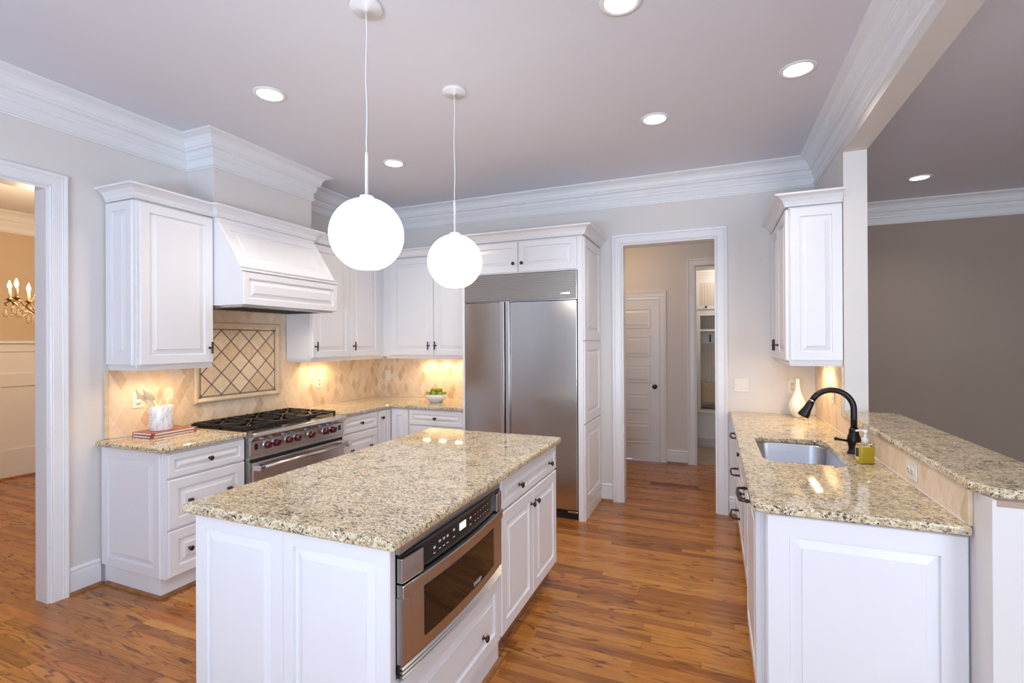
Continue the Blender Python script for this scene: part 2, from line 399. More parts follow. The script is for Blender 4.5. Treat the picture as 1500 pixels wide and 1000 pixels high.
def thing(name, label, cat, loc=(0,0,0), rz=0, group=None):
    o = bpy.data.objects.new(name, None); o.empty_display_size = 0.05; COL.objects.link(o)
    o.location = loc; o.rotation_euler = (0, 0, rz); return tag(o, label, cat, group)
def struct(name, bm, m, bevel=0.0):
    o = obj(name, bm, m, bevel=bevel); o['kind'] = 'structure'; return o
def text_mesh(txt, size, m, extrude=0.0004):
    cu = bpy.data.curves.new('lettering', 'FONT'); cu.body = txt; cu.size = size; cu.extrude = extrude; cu.align_x = 'CENTER'; cu.align_y = 'CENTER'
    o = bpy.data.objects.new('lettering', cu); COL.objects.link(o)
    dg = bpy.context.evaluated_depsgraph_get(); me = bpy.data.meshes.new_from_object(o.evaluated_get(dg))
    bpy.data.objects.remove(o); bpy.data.curves.remove(cu)
    me.materials.clear(); me.materials.append(m); return me
def round_rect(x0, x1, y0, y1, r, n=5):
    pts = []
    for cx, cy, a in ((x1-r, y0+r, -PI/2), (x1-r, y1-r, 0), (x0+r, y1-r, PI/2), (x0+r, y0+r, PI)):
        for i in range(n+1): pts.append((cx+r*math.cos(a+PI/2*i/n), cy+r*math.sin(a+PI/2*i/n)))
    return pts
def slab(outer, z0, z1, hole=None):
    bm = new_bm()
    def loop(pts):
        vs = [bm.verts.new((x, y, z0)) for x, y in pts]
        return [bm.edges.new((vs[i], vs[(i+1) % len(vs)])) for i in range(len(vs))]
    es = loop(outer)
    if hole: es += loop(hole)
    if hole: g = bmesh.ops.triangle_fill(bm, use_beauty=True, use_dissolve=False, edges=es)
    else: bm.faces.new(bm.verts[:])
    r = bmesh.ops.extrude_face_region(bm, geom=bm.faces[:])
    for v in [e for e in r['geom'] if isinstance(e, bmesh.types.BMVert)]: v.co.z = z1
    bmesh.ops.recalc_face_normals(bm, faces=bm.faces[:]); return bm

# raised-panel front, local: x 0..w, z 0..h, back at y=0, face at y=-t
def add_panel(bm, x0, x1, z0, z1, t=0.02, fr=0.058, y=0.0, T=None, style='raised'):
    w, h = x1-x0, z1-z0; fr = min(fr, 0.30*min(w, h))
    sl = min(0.030, 0.32*(min(w, h)-2*fr-0.016))
    rings = [(0, 0), (0, -t+0.004), (0.004, -t), (fr, -t), (fr+0.003, -t+0.011), (fr+0.009, -t+0.011), (fr+0.009+sl, -t+0.003), (fr+0.011+sl, -t+0.0002)]
    vs = []
    for ins, d in rings:
        q = [(x0+ins, y+d, z0+ins), (x1-ins, y+d, z0+ins), (x1-ins, y+d, z1-ins), (x0+ins, y+d, z1-ins)]
        if T is not None: q = [T @ Vector(p) for p in q]
        vs.append([bm.verts.new(p) for p in q])
    fs = [bm.faces.new(vs[0][::-1])]
    for a, b in zip(vs, vs[1:]):
        for i in range(4): fs.append(bm.faces.new((a[i], a[(i+1) % 4], b[(i+1) % 4], b[i])))
    fs.append(bm.faces.new(vs[-1]))
    bmesh.ops.recalc_face_normals(bm, faces=fs)
def panel_bm(*a, **k): bm = new_bm(); add_panel(bm, *a, **k); return bm

# ---- hardware meshes (local: mounting surface at y=0, pointing to -y)
def knob_me():
    bm = new_bm(); add_lathe(bm, [(0.009, 0), (0.0095, 0.002), (0.005, 0.005), (0.0045, 0.013), (0.010, 0.017), (0.0155, 0.022), (0.0155, 0.026), (0.010, 0.030), (0, 0.031)], axis='-y', seg=18)
    return to_mesh(bm, 'knob', M['bronze'])
def tee_me():
    bm = new_bm(); add_lathe(bm, [(0.009, 0), (0.009, 0.003), (0.005, 0.006), (0.0045, 0.024), (0.007, 0.027), (0.007, 0.033), (0, 0.034)], axis='-y', seg=14)
    add_lathe(bm, [(0, -0.044), (0.005, -0.041), (0.0085, -0.035), (0.005, -0.029), (0.007, -0.024), (0.0065, -0.010), (0.010, 0), (0.0065, 0.010), (0.007, 0.024), (0.005, 0.029), (0.0085, 0.035), (0.005, 0.041), (0, 0.044)], loc=(0, -0.029, 0), seg=12)
    return to_mesh(bm, 'tee_handle', M['bronze'])
def pull_me(L=0.2):
    bm = new_bm(); P = 0.052
    pts = [(-L/2, 0, 0), (-L/2, -P+0.012, 0), (-L/2+0.006, -P+0.003, 0), (-L/2+0.016, -P, 0), (0, -P-0.004, 0), (L/2-0.016, -P, 0), (L/2-0.006, -P+0.003, 0), (L/2, -P+0.012, 0), (L/2, 0, 0)]
    add_tube(bm, pts, 0.006, 10, radii=[0.007, 0.006, 0.006, 0.006, 0.0075, 0.006, 0.006, 0.006, 0.007])
    for s in (-1, 1):
        add_lathe(bm, [(0.011, 0), (0.011, 0.003), (0.007, 0.006)], loc=(s*L/2, 0, 0), axis='-y', seg=14)
        add_lathe(bm, [(0.006, 0.018), (0.0095, 0.021), (0.0095, 0.025), (0.006, 0.028)], loc=(s*L/2, 0, 0), axis='-y', seg=14)
    return to_mesh(bm, 'pull', M['bronze'])
HW = {'knob': knob_me(), 'tee': tee_me(), 'pull': pull_me()}
HWNAME = {'knob': 'knob', 'tee': 'tee_handle', 'pull': 'pull_handle'}

def cabinet(name, label, cat, loc, rz, w, d, z0, z1, fronts, toe=None, sides=(), rail=False, group=None, t=0.02, base=0.0, ft=0.0, cut=None):
    """local frame: front plane y=0 facing -y, x 0..w, depth to +y. z values are absolute heights; root sits at z=base"""
    r = thing(name, label, cat, (loc[0], loc[1], base), rz, group)
    b = base; bm = new_bm()
    if cut:   # open-topped carcass (sink base) : sides, back, bottom, face frame
        add_box(bm, 0, 0.018, 0, d, z0-b, z1-b); add_box(bm, w-0.018, w, 0, d, z0-b, z1-b); add_box(bm, 0.018, w-0.018, d-0.012, d, z0-b, z1-b)
        add_box(bm, 0.018, w-0.018, 0, d-0.012, z0-b, z0-b+0.018); add_box(bm, 0.018, w-0.018, 0, 0.018, z0-b+0.018, z1-b)
    else: add_box(bm, 0, w, 0, d, z0-b, z1-b)
    obj('carcass', bm, M['cab'], r, bevel=0.0015)
    if toe is not None:
        obj('toe_kick', box_bm(toe.get('x0', 0), toe.get('x1', w), toe['in'], d-0.01, 0, z0-b), M['cab'], r)
    for f in fronts:
        kind, x0, x1, a, c = f[:5]
        nm = {'door': 'cabinet_door', 'drawer': 'drawer_front', 'panel': 'face_panel'}[kind]
        o = obj(nm, panel_bm(x0, x1, a-b, c-b, t=t, fr=0.036 if (kind == 'drawer' and c-a < 0.2) else 0.058, y=-ft-0.0005), M['cab'], r)
        for hw in f[5:]:
            inst(HWNAME[hw[0]], HW[hw[0]], o, (hw[1], -t-ft-0.0005, hw[2]-b), (0, hw[3] if len(hw) > 3 else 0, 0))
    for sd in sides:   # ('l'|'r', z0, z1, y0, y1)
        s_, a, c, y0, y1 = sd
        if s_ == 'l': T = Matrix.Translation((-0.0005, 0, 0)) @ Matrix.Rotation(-PI/2, 4, 'Z'); bmx = panel_bm(-y1, -y0, a-b, c-b, t=0.016, T=T)
        else: T = Matrix.Translation((w+0.0005, 0, 0)) @ Matrix.Rotation(PI/2, 4, 'Z'); bmx = panel_bm(y0, y1, a-b, c-b, t=0.016, T=T)
        obj('side_panel', bmx, M['cab'], r)
    if rail:
        bm = new_bm(); x0, x1, y0 = rail[0], rail[1], -0.024
        prof = [(0, -0.026), (0.006, -0.026), (0.010, -0.020), (0.010, -0.014), (0.016, -0.010), (0.016, -0.001), (0, -0.001)]
        path = [(x, y) for x, y in rail[2]]
        add_sweep(bm, path, [(o-0.016, z+z0-b) for o, z in prof], side=-1)
        obj('light_rail', bm, M['cab'], r)
    return r

R90 = PI/2
# ------------------------------------------------------------------ room shell
XL, YB, XR, ZC = -3.644, 4.73, 0.789, 3.05
struct('floor', box_bm(-7.6, 5.62, -2.72, 6.54, -0.05, 0.0), M['floor'])
bm = new_bm(); add_box(bm, -7.6, 5.62, -2.72, 4.85, ZC, ZC+0.06); add_box(bm, 0.85, 5.62, 4.85, 6.72, ZC, ZC+0.06)
struct('ceiling', bm, M['ceiling'])
struct('ceiling_hall', box_bm(-2.6, 0.80, 4.85, 8.2, 2.75, 2.81), M['ceiling'])
struct('floor_mudroom', box_bm(-1.0, 1.4, 6.541, 8.2, -0.05, 0.002), M['floortile'])
# left wall with the cased opening to the dining room
bm = new_bm(); add_box(bm, XL-0.12, XL, -2.6, 0.25, 0, ZC); add_box(bm, XL-0.12, XL, 0.25, 1.641, 2.464, ZC); add_box(bm, XL-0.12, XL, 1.641, YB+0.12, 0, ZC)
struct('wall_left', bm, M['wall'])
bm = new_bm(); add_box(bm, XL, -0.802, YB, YB+0.12, 0, ZC); add_box(bm, -0.802, 0.02, YB, YB+0.12, 2.46, ZC); add_box(bm, 0.02, XR, YB, YB+0.12, 0, ZC)
struct('wall_back', bm, M['wall'])
struct('wall_right', box_bm(XR, XR+0.13, 3.79, 6.6, 0, 2.762), M['wall'])
struct('wall_right_header', box_bm(XR, XR+0.13, -2.6, 6.6, 2.762, ZC), M['wall'])
struct('wall_right_half', box_bm(XR, XR+0.13, 1.955, 3.79, 0, 1.038), M['wall'])
# chimney chase above the hood
struct('wall_chase', box_bm(XL, -3.36, 2.475, 3.41, 2.50, ZC), M['wall'])
# rear wall (behind the camera) with windows
bm = new_bm(); wins = [(-2.3, 0.6, 0.40, 2.5), (2.1, 4.3, 0.45, 2.55)]
xs = [XL-0.12]; 
for a, b2, z0, z1 in wins:
    add_box(bm, xs[-1], a, -2.6, -2.48, 0, ZC); add_box(bm, a, b2, -2.6, -2.48, 0, z0); add_box(bm, a, b2, -2.6, -2.48, z1, ZC); xs.append(b2)
add_box(bm, xs[-1], 5.5, -2.6, -2.48, 0, ZC)
struct('wall_rear', bm, M['wall'])
for i, (a, b2, z0, z1) in enumerate(wins):
    bm = new_bm(); w = 0.06
    add_box(bm, a, a+w, -2.57, -2.50, z0, z1); add_box(bm, b2-w, b2, -2.57, -2.50, z0, z1); add_box(bm, a+w, b2-w, -2.57, -2.50, z0, z0+w); add_box(bm, a+w, b2-w, -2.57, -2.50, z1-w, z1)
    mx = (a+b2)/2; add_box(bm, mx-0.03, mx+0.03, -2.57, -2.50, z0+w, z1-w)
    struct('window_%d' % (i+1), bm, M['trim'])
# living room shell
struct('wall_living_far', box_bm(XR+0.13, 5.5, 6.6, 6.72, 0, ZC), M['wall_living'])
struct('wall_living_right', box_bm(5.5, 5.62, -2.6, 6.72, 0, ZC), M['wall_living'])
# dining room shell
struct('wall_dining_far', box_bm(-7.6, -7.48, -1.2, 4.73, 0, ZC), M['wall_dining'])
struct('wall_dining_near', box_bm(-7.6, XL-0.12, -1.32, -1.2, 0, ZC), M['wall_dining'])
struct('wall_dining_back', box_bm(-7.6, XL-0.12, 4.73, 4.85, 0, ZC), M['wall_dining'])
# hall shell
bm = new_bm(); add_box(bm, -2.6, -1.40, 6.487, 6.60, 0, 2.75); add_box(bm, -1.40, -0.635, 6.487, 6.60, 2.10, 2.75)
add_box(bm, -0.635, -0.21, 6.487, 6.60, 0, 2.75); add_box(bm, -0.21, 0.55, 6.487, 6.60, 2.46, 2.75); add_box(bm, 0.55, XR, 6.487, 6.60, 0, 2.75)
struct('wall_hall_far', bm, M['wall'])
struct('wall_hall_left', box_bm(-2.72, -2.6, 4.85, 6.6, 0, 2.75), M['wall'])
bm = new_bm(); add_box(bm, -0.62, -0.50, 6.60, 8.1, 0, 2.75); add_box(bm, 0.9, 1.0, 6.72, 8.1, 0, 2.75); add_box(bm, -0.62, 1.0, 8.0, 8.1, 0, 2.75)
struct('wall_mudroom', bm, M['wall'])

# crown moulding of the kitchen
def crown_prof(z): return [(0, z-0.236), (0.012, z-0.236), (0.014, z-0.228), (0.024, z-0.224), (0.026, z-0.214), (0.016, z-0.208), (0.014, z-0.164), (0.026, z-0.156), (0.028, z-0.146), (0.036, z-0.138), (0.034, z-0.106), (0.050, z-0.102), (0.056, z-0.097), (0.056, z-0.086), (0.062, z-0.082), (0.062, z-0.070), (0.070, z-0.050), (0.088, z-0.030), (0.108, z-0.022), (0.116, z-0.018), (0.130, z-0.012), (0.130, z-0.0005), (0, z-0.0005)]
bm = new_bm(); E = 0.0005
path = [(XL, -2.48), (XL, 2.475), (-3.36, 2.475), (-3.36, 3.41), (XL, 3.41), (XL, YB), (XR, YB), (XR, -2.48)]
add_sweep(bm, path, crown_prof(ZC), side=-1); struct('trim_1', bm, M['trim'])
bm = new_bm(); add_sweep(bm, [(XR+0.13, 6.6), (5.5, 6.6)], crown_prof(ZC), side=-1); struct('trim_2', bm, M['trim'])
bm = new_bm(); add_sweep(bm, [(-7.48, -1.2), (-7.48, 4.73)], crown_prof(ZC), side=-1); struct('trim_3', bm, M['trim'])
# flat white face below the header crown
def casing_prof(w=0.088, t=0.022):
    # (distance from the opening edge, thickness)
    return [(0, 0), (0, t*0.55), (0.006, t*0.75), (0.012, t*0.6), (0.016, t*0.7), (w*0.66, t*0.8), (w*0.70, t*0.95), (w*0.76, t*0.8), (w*0.80, t), (w*0.93, t*1.15), (w, t*1.0), (w, 0)]
def casing(bm, axis, plane, out, a0, a1, zt, w=0.088, t=0.022):
    """U-shaped casing round an opening a0..a1, height zt, lying on 'plane'; axis 'x': wall faces y; 'y': wall faces x; out=+-1"""
    for (q, side) in ((a0, -1), (a1, 1), (None, 0)):
        pr = casing_prof(w, t); n = len(pr); rings = []
        if q is not None:
            for k, z in enumerate((0.0, zt)):
                ring = []
                for dd, th in pr:
                    a = q+side*dd; zz = z if k == 0 else z+dd; c = plane+out*th
                    ring.append(bm.verts.new((a, c, zz) if axis == 'x' else (c, a, zz)))
                rings.append(ring)
        else:
            for side2, q2 in ((-1, a0), (1, a1)):
                ring = []
                for dd, th in pr:
                    a = q2+side2*dd; c = plane+out*th; ring.append(bm.verts.new((a, c, zt+dd) if axis == 'x' else (c, a, zt+dd)))
                rings.append(ring)
        fs = [bm.faces.new(rings[0]), bm.faces.new(rings[1])]
        for k in range(n): fs.append(bm.faces.new((rings[0][k], rings[0][(k+1) % n], rings[1][(k+1) % n], rings[1][k])))
        bmesh.ops.recalc_face_normals(bm, faces=fs)
def jamb(bm, axis, c0, c1, a0, a1, zt, t=0.018):
    for a, b2 in ((a0, a0+t), (a1-t, a1)):
        add_box(bm, a, b2, c0, c1, 0, zt-t) if axis == 'x' else add_box(bm, c0, c1, a, b2, 0, zt-t)
    add_box(bm, a0, a1, c0, c1, zt-t, zt) if axis == 'x' else add_box(bm, c0, c1, a0, a1, zt-t, zt)
bm = new_bm(); casing(bm, 'y', XL, 1, 0.25, 1.641, 2.464); struct('trim_4', bm, M['trim'])
bm = new_bm(); jamb(bm, 'y', XL-0.12, XL, 0.25, 1.641, 2.464, 0.012); struct('trim_5', bm, M['trim'])
bm = new_bm(); casing(bm, 'x', YB, -1, -0.808, 0.022, 2.46, 0.092); struct('trim_6', bm, M['trim'])
bm = new_bm(); jamb(bm, 'x', YB-0.002, YB+0.12, -0.81, 0.024, 2.462, 0.014); struct('trim_7', bm, M['trim'])
bm = new_bm(); casing(bm, 'x', 6.487, -1, -1.40, -0.640, 2.09, 0.085); struct('trim_8', bm, M['trim'])
bm = new_bm(); casing(bm, 'x', 6.487, -1, -0.21, 0.55, 2.465, 0.095); jamb(bm, 'x', 6.487, 6.60, -0.21, 0.55, 2.465, 0.012); struct('trim_9', bm, M['trim'])
# baseboards with oak shoe
def baseb(name, path, side, shoe=True):
    bm = new_bm(); pr = [(0, 0.0), (0.014, 0.0), (0.014, 0.125), (0.012, 0.132), (0.012, 0.142), (0.016, 0.146), (0.016, 0.152), (0.006, 0.165), (0, 0.165)]
    add_sweep(bm, path, pr, side=side); struct(name, bm, M['trim'])
    if shoe:
        bm = new_bm(); add_sweep(bm, path, [(0.0145, 0.0), (0.033, 0.0), (0.032, 0.008), (0.027, 0.015), (0.0145, 0.019)], side=side)
        struct(name.replace('baseboard', 'trim_shoe'), bm, M['oak_trim'])
baseb('baseboard_left', [(XL, 1.7295), (XL, 1.898)], -1)
baseb('baseboard_back', [(-1.012, YB), (-0.903, YB)], -1)
baseb('baseboard_back_right', [(0.117, YB), (0.170, YB)], -1)
baseb('baseboard_hall', [(-0.553, 6.487), (-0.307, 6.487)], -1)
baseb('baseboard_left_rear', [(XL, -2.48), (XL, 0.16)], -1)
# dining wainscot
bm = new_bm(); X0 = -7.48
add_box(bm, X0, X0+0.012, -1.2, 4.73, 0.0, 1.56); add_box(bm, X0+0.012, X0+0.03, -1.2, 4.73, 0, 0.19); add_box(bm, X0+0.012, X0+0.055, -1.2, 4.73, 1.545, 1.575)
for z0, z1 in ((0.19, 0.33), (1.05, 1.20), (1.45, 1.545)): add_box(bm, X0+0.012, X0+0.026, -1.2, 4.73, z0, z1)
for y in (-0.6, 0.15, 0.9, 1.65, 2.45, 3.33, 4.1): add_box(bm, X0+0.012, X0+0.026, y-0.055, y+0.055, 0.33, 1.05); add_box(bm, X0+0.012, X0+0.026, y-0.055, y+0.055, 1.20, 1.45)
struct('wall_dining_wainscot', bm, M['trim'], bevel=0.003)
bm = new_bm(); add_sweep(bm, [(X0+0.03, -1.2), (X0+0.03, 4.73)], [(0, 0), (0.019, 0), (0.013, 0.015), (0, 0.019)], side=-1); struct('trim_10', bm, M['oak_trim'])

# hall door (five-panel) and knob
d1 = obj('door_1', box_bm(-1.395, -0.645, 6.505, 6.54, 0.012, 2.085), M['trim']); d1['kind'] = 'structure'
bm = new_bm()
for z0, z1 in ((1.70, 1.955), (1.335, 1.60), (1.0, 1.235), (0.61, 0.865), (0.22, 0.49)):
    # shallow frame ring around a raised field
    x0, x1 = -1.30, -0.745
    for (ax0, ax1, az0, az1) in ((x0, x1, z1-0.006, z1), (x0, x1, z0, z0+0.006), (x0, x0+0.006, z0, z1), (x1-0.006, x1, z0, z1)): add_box(bm, ax0, ax1, 6.499, 6.505, az0, az1)
    T = Matrix.Identity(4)
    rings = [(0.006, 0.0), (0.030, -0.010), (0.036, -0.010)]
    add_panel(bm, x0+0.006, x1-0.006, z0+0.006, z1-0.006, t=0.010, fr=0.004, y=6.5045)
obj('door_panels', bm, M['trim'], d1)
bm = new_bm(); add_lathe(bm, [(0.030, 0), (0.030, 0.006), (0.012, 0.010), (0.011, 0.035), (0.024, 0.042), (0.029, 0.055), (0.022, 0.066), (0, 0.069)], loc=(-0.700, 6.505, 0.955), axis='-y'); obj('door_knob', bm, M['bronze'], d1)

# ------------------------------------------------------------------ ceiling downlights
cans = [(-2.497, 2.202, 'near left, beside the wall cornice'), (-2.495, 3.455, 'far left, above the range side of the island'), (-0.377, 2.209, 'at the top edge, nearest the camera'),
        (-0.365, 3.464, 'in front of the hallway opening'), (0.443, 3.143, 'beside the right header crown'), (1.785, 5.682, 'in the living room')]
canlab = ['recessed ceiling downlight nearest the left wall crown', 'small recessed ceiling downlight between the two pendant cords, far left', 'recessed ceiling downlight cut by the top edge of the picture',
          'recessed ceiling downlight in front of the hallway opening', 'largest recessed ceiling downlight beside the header crown on the right', 'recessed downlight in the dim living room ceiling']
for i, (x, y, _) in enumerate(cans):
    t = thing('recessed_light', canlab[i], 'ceiling light', (x, y, ZC), 0, 'recessed ceiling downlights')
    bm = new_bm(); add_lathe(bm, [(0.072, -0.004), (0.078, -0.008), (0.095, -0.006), (0.097, -0.0008), (0.072, -0.0008), (0.072, -0.004)], seg=32, cap=False); obj('trim_ring', bm, M['white'], t)
    bm = new_bm(); add_lathe(bm, [(0.0, -0.003), (0.071, -0.003), (0.071, -0.0008), (0, -0.0008)], seg=32); obj('lens', bm, M['can'], t)
    ld = bpy.data.lights.new('downlight', 'SPOT'); ld.energy = (50, 44, 44, 44, 24, 24)[i]; ld.color = WARM; ld.spot_size = 2.3; ld.spot_blend = 0.9; ld.shadow_soft_size = 0.07
    lo = bpy.data.objects.new('downlight', ld); lo.location = (0, 0, -0.02); COL.objects.link(lo); lo.parent = t
# ------------------------------------------------------------------ globe pendants
for i, (x, y) in enumerate(((-1.44, 1.79), (-1.44, 2.60))):
    t = thing('globe_pendant', ['nearer white opal globe pendant over the island, larger in view', 'farther white opal globe pendant over the island, smaller in view'][i], 'pendant light', (x, y, ZC), 0, 'globe pendants over the island')
    bm = new_bm(); add_lathe(bm, [(0, -0.024), (0.006, -0.032), (0.012, -0.0205), (0.070, -0.0205), (0.072, -0.0185), (0.072, -0.0008), (0, -0.0008)], seg=36); obj('canopy', bm, M['white'], t)
    bm = new_bm(); zt = 2.385-ZC; pts = [(0.003*math.sin(k*0.9), 0, -0.028+(zt+0.028)*k/12) for k in range(13)]; pts[0] = (0, 0, -0.028); pts[-1] = (0, 0, zt); add_tube(bm, pts, 0.0028, 8); obj('cord', bm, M['white'], t)
    bm = new_bm(); add_lathe(bm, [(0, 2.39-ZC), (0.006, 2.388-ZC), (0.0075, 2.37-ZC), (0.0075, 2.192-ZC), (0.030, 2.190-ZC), (0.032, 2.176-ZC), (0, 2.176-ZC)], seg=20); obj('stem', bm, M['white'], t)
    R = 0.163; cz = 2.016-ZC; pr = []
    for k in range(0, 25):
        a = PI/2 - 0.16 - (PI - 0.16 - 0.39)*k/24
        pr.append((R*math.cos(a), cz+R*math.sin(a)))
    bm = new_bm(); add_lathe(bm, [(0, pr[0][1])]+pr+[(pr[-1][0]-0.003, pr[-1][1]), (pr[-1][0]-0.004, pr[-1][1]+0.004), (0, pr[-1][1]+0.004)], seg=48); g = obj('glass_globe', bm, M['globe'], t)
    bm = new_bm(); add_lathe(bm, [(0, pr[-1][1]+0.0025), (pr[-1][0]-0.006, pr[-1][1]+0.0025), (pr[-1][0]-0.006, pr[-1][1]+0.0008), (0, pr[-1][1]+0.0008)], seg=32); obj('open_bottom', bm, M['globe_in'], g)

# ------------------------------------------------------------------ left run: base cabinets
FX = -3.03      # face plane of base cabinets on the left wall
cabinet('base_cabinet', 'white three-drawer base cabinet left of the range, with raised end panel', 'cabinet', (FX, 1.917), R90, 0.525, 0.602, 0.118, 0.882,
        [('drawer', 0.006, 0.518, 0.725, 0.868, ('knob', 0.262, 0.797)), ('drawer', 0.006, 0.518, 0.418, 0.712, ('knob', 0.13, 0.565), ('knob', 0.395, 0.565)), ('drawer', 0.006, 0.518, 0.130, 0.405, ('knob', 0.13, 0.27), ('knob', 0.395, 0.27))],
        toe={'in': 0.045, 'x0': 0.0}, sides=[('l', 0.125, 0.880, 0.030, 0.600)])
bm = new_bm(); add_sweep(bm, [(-3.60, 1.917), (-3.0755, 1.917), (-3.0755, 2.44)], [(0.0005, 0), (0.019, 0), (0.018, 0.008), (0.013, 0.015), (0.0005, 0.019)], side=-1); struct('trim_shoe_left_cabinet', bm, M['oak_trim'])
cabinet('base_cabinet', 'white base cabinet right of the range, drawers beside a narrow corner door', 'cabinet', (FX, 3.387), R90, 1.338, 0.602, 0.118, 0.882,
        [('drawer', 0.012, 0.502, 0.725, 0.868, ('knob', 0.26, 0.797)), ('drawer', 0.012, 0.502, 0.418, 0.712, ('knob', 0.13, 0.565), ('knob', 0.39, 0.565)), ('drawer', 0.012, 0.502, 0.130, 0.405, ('knob', 0.13, 0.27), ('knob', 0.39, 0.27)),
         ('door', 0.520, 0.712, 0.130, 0.868, ('knob', 0.566, 0.800))], toe={'in': 0.07})
cabinet('base_cabinet', 'white base cabinet beside the refrigerator, drawers next to a plain corner door', 'cabinet', (-3.029, 4.12), 0, 0.842, 0.608, 0.118, 0.882,
        [('door', 0.024, 0.222, 0.130, 0.868), ('drawer', 0.238, 0.836, 0.725, 0.868, ('knob', 0.537, 0.797)), ('drawer', 0.238, 0.836, 0.418, 0.712, ('knob', 0.40, 0.565), ('knob', 0.67, 0.565)), ('drawer', 0.238, 0.836, 0.130, 0.405, ('knob', 0.537, 0.27))], toe={'in': 0.07})
# counters
tag(obj('countertop', slab([(-3.633, 1.868), (-2.996, 1.868), (-2.996, 2.446), (-3.633, 2.446)], 0.883, 0.915), M['granite'], bevel=0.010, seg=3), 'short speckled granite countertop left of the range', 'countertop')
tag(obj('countertop', slab([(-3.633, 3.386), (-2.996, 3.386), (-2.996, 4.085), (-2.188, 4.085), (-2.188, 4.719), (-3.633, 4.719)], 0.883, 0.915), M['granite'], bevel=0.010, seg=3), 'L-shaped granite countertop in the far corner between range and refrigerator', 'countertop')

# ------------------------------------------------------------------ backsplashes
bm = new_bm(); add_box(bm, XL+0.0005, XL+0.010, 1.945, 4.729, 0.9155, 1.384); add_box(bm, XL+0.0005, XL+0.010, 2.447, 3.372, 1.384, 1.86)
bs = tag(obj('tile_backsplash', bm, M['tile']), 'beige harlequin diamond tile backsplash along the range wall', 'backsplash')
bm = new_bm(); add_box(bm, XL+0.0005, XL+0.015, 1.922, 1.945, 0.9155, 1.356); obj('edge_strip', bm, M['trav'], bs, bevel=0.003)
obj('caulk_line', box_bm(XL+0.010, XL+0.017, 1.945, 2.45, 0.9155, 0.920), M['grout_line'], bs); obj('caulk_line', box_bm(XL+0.010, XL+0.017, 3.386, 4.72, 0.9155, 0.920), M['grout_line'], bs)
bs = tag(obj('tile_backsplash', box_bm(XL+0.0105, -2.187, YB-0.010, YB-0.0005, 0.9155, 1.384), M['tile']), 'beige diamond tile backsplash behind the bowl of limes', 'backsplash')
obj('caulk_line', box_bm(XL+0.0105, -2.188, YB-0.016, YB-0.0105, 0.9155, 0.920), M['grout_line'], bs)
bm = new_bm(); add_box(bm, XR-0.010, XR-0.0005, 3.816, 4.729, 0.9155, 1.384); add_box(bm, XR-0.010, XR-0.0005, 2.098, 3.816, 0.9155, 1.038)
bs = tag(obj('tile_backsplash', bm, M['tile']), 'beige diamond tile backsplash behind the sink under the raised bar', 'backsplash')
bm = new_bm(); add_box(bm, XR-0.016, XR-0.0005, 3.792, 3.8155, 1.0385, 1.356); obj('edge_strip', bm, M['trav'], bs, bevel=0.003)
bm = new_bm(); add_box(bm, XR-0.014, XR-0.0005, 2.072, 2.098, 0.9155, 1.038); obj('edge_strip', bm, M['trav'], bs, bevel=0.003)
bm = new_bm(); add_box(bm, XR-0.016, XR-0.0105, 2.098, 4.72, 0.9155, 0.920); obj('caulk_line', bm, M['grout_line'], bs)
# framed lattice medallion above the range
md = thing('tile_medallion', 'framed stone panel with dark mosaic lattice above the range', 'wall panel', (XL+0.0105, 2.897, 1.074))
bm = new_bm(); add_box(bm, 0, 0.006, -0.372, 0.372, 0.018, 0.612)
md_face = obj('lattice_face', bm, M['medallion'], md)
bm = new_bm(); T = [(0, 0.0), (0.014, 0.0), (0.022, -0.007), (0.024, -0.017), (0.016, -0.029), (0.012, -0.035), (0, -0.038)]
# picture-frame sweep in the y-z plane
loop = [(-0.392, 0.0), (0.392, 0.0), (0.392, 0.628), (-0.392, 0.628)]
rings = []
for (yy, zz), (sy, sz) in zip(loop, ((1, 1), (-1, 1), (-1, -1), (1, -1))):
    rings.append([bm.verts.new((o, yy+sy*(-k), zz+sz*(-k))) for o, k in T])
for i in range(4):
    a, b2 = rings[i], rings[(i+1) % 4]
    for k in range(len(T)): bm.faces.new((a[k], a[(k+1) % len(T)], b2[(k+1) % len(T)], b2[k]))
bmesh.ops.recalc_face_normals(bm, faces=bm.faces[:]); obj('frame', bm, M['trav'], md)

# ------------------------------------------------------------------ wall cabinets, left run
UX = -3.345
def rail_path(w, left=False, right=False, d=0.29):
    p = [(0, 0), (w, 0)]
    if left: p = [(0, d)] + p
    if right: p = p + [(w, d)]
    return p
cabinet('wall_cabinet', 'white single-door wall cabinet left of the range hood', 'cabinet', (UX, 1.944), R90, 0.501, 0.288, 1.386, 2.44,
        [('door', 0.010, 0.496, 1.398, 2.428, ('tee', 0.468, 1.502))], sides=[('l', 1.398, 2.438, 0.020, 0.286)], rail=(0, 0.501, rail_path(0.501, left=True, right=True)), base=1.36)
cabinet('wall_cabinet', 'white wall cabinet right of the range hood, two doors facing the island', 'cabinet', (UX, 3.376), R90, 1.349, 0.288, 1.386, 2.44,
        [('door', 0.010, 0.496, 1.398, 2.428, ('tee', 0.040, 1.500)), ('door', 0.502, 0.950, 1.398, 2.428, ('tee', 0.545, 1.500))], rail=(0, 1.04, [(0, 0.286), (0, 0), (1.043, 0)]), base=1.36)
cabinet('wall_cabinet', 'white two-door wall cabinet on the back wall left of the refrigerator', 'cabinet', (-3.344, 4.43), 0, 1.156, 0.288, 1.386, 2.44,
        [('door', 0.105, 0.640, 1.398, 2.428, ('tee', 0.590, 1.500)), ('door', 0.646, 1.150, 1.398, 2.428, ('tee', 0.672, 1.500))], rail=(0, 1.15, [(0.04, 0), (1.156, 0)]), base=1.36)
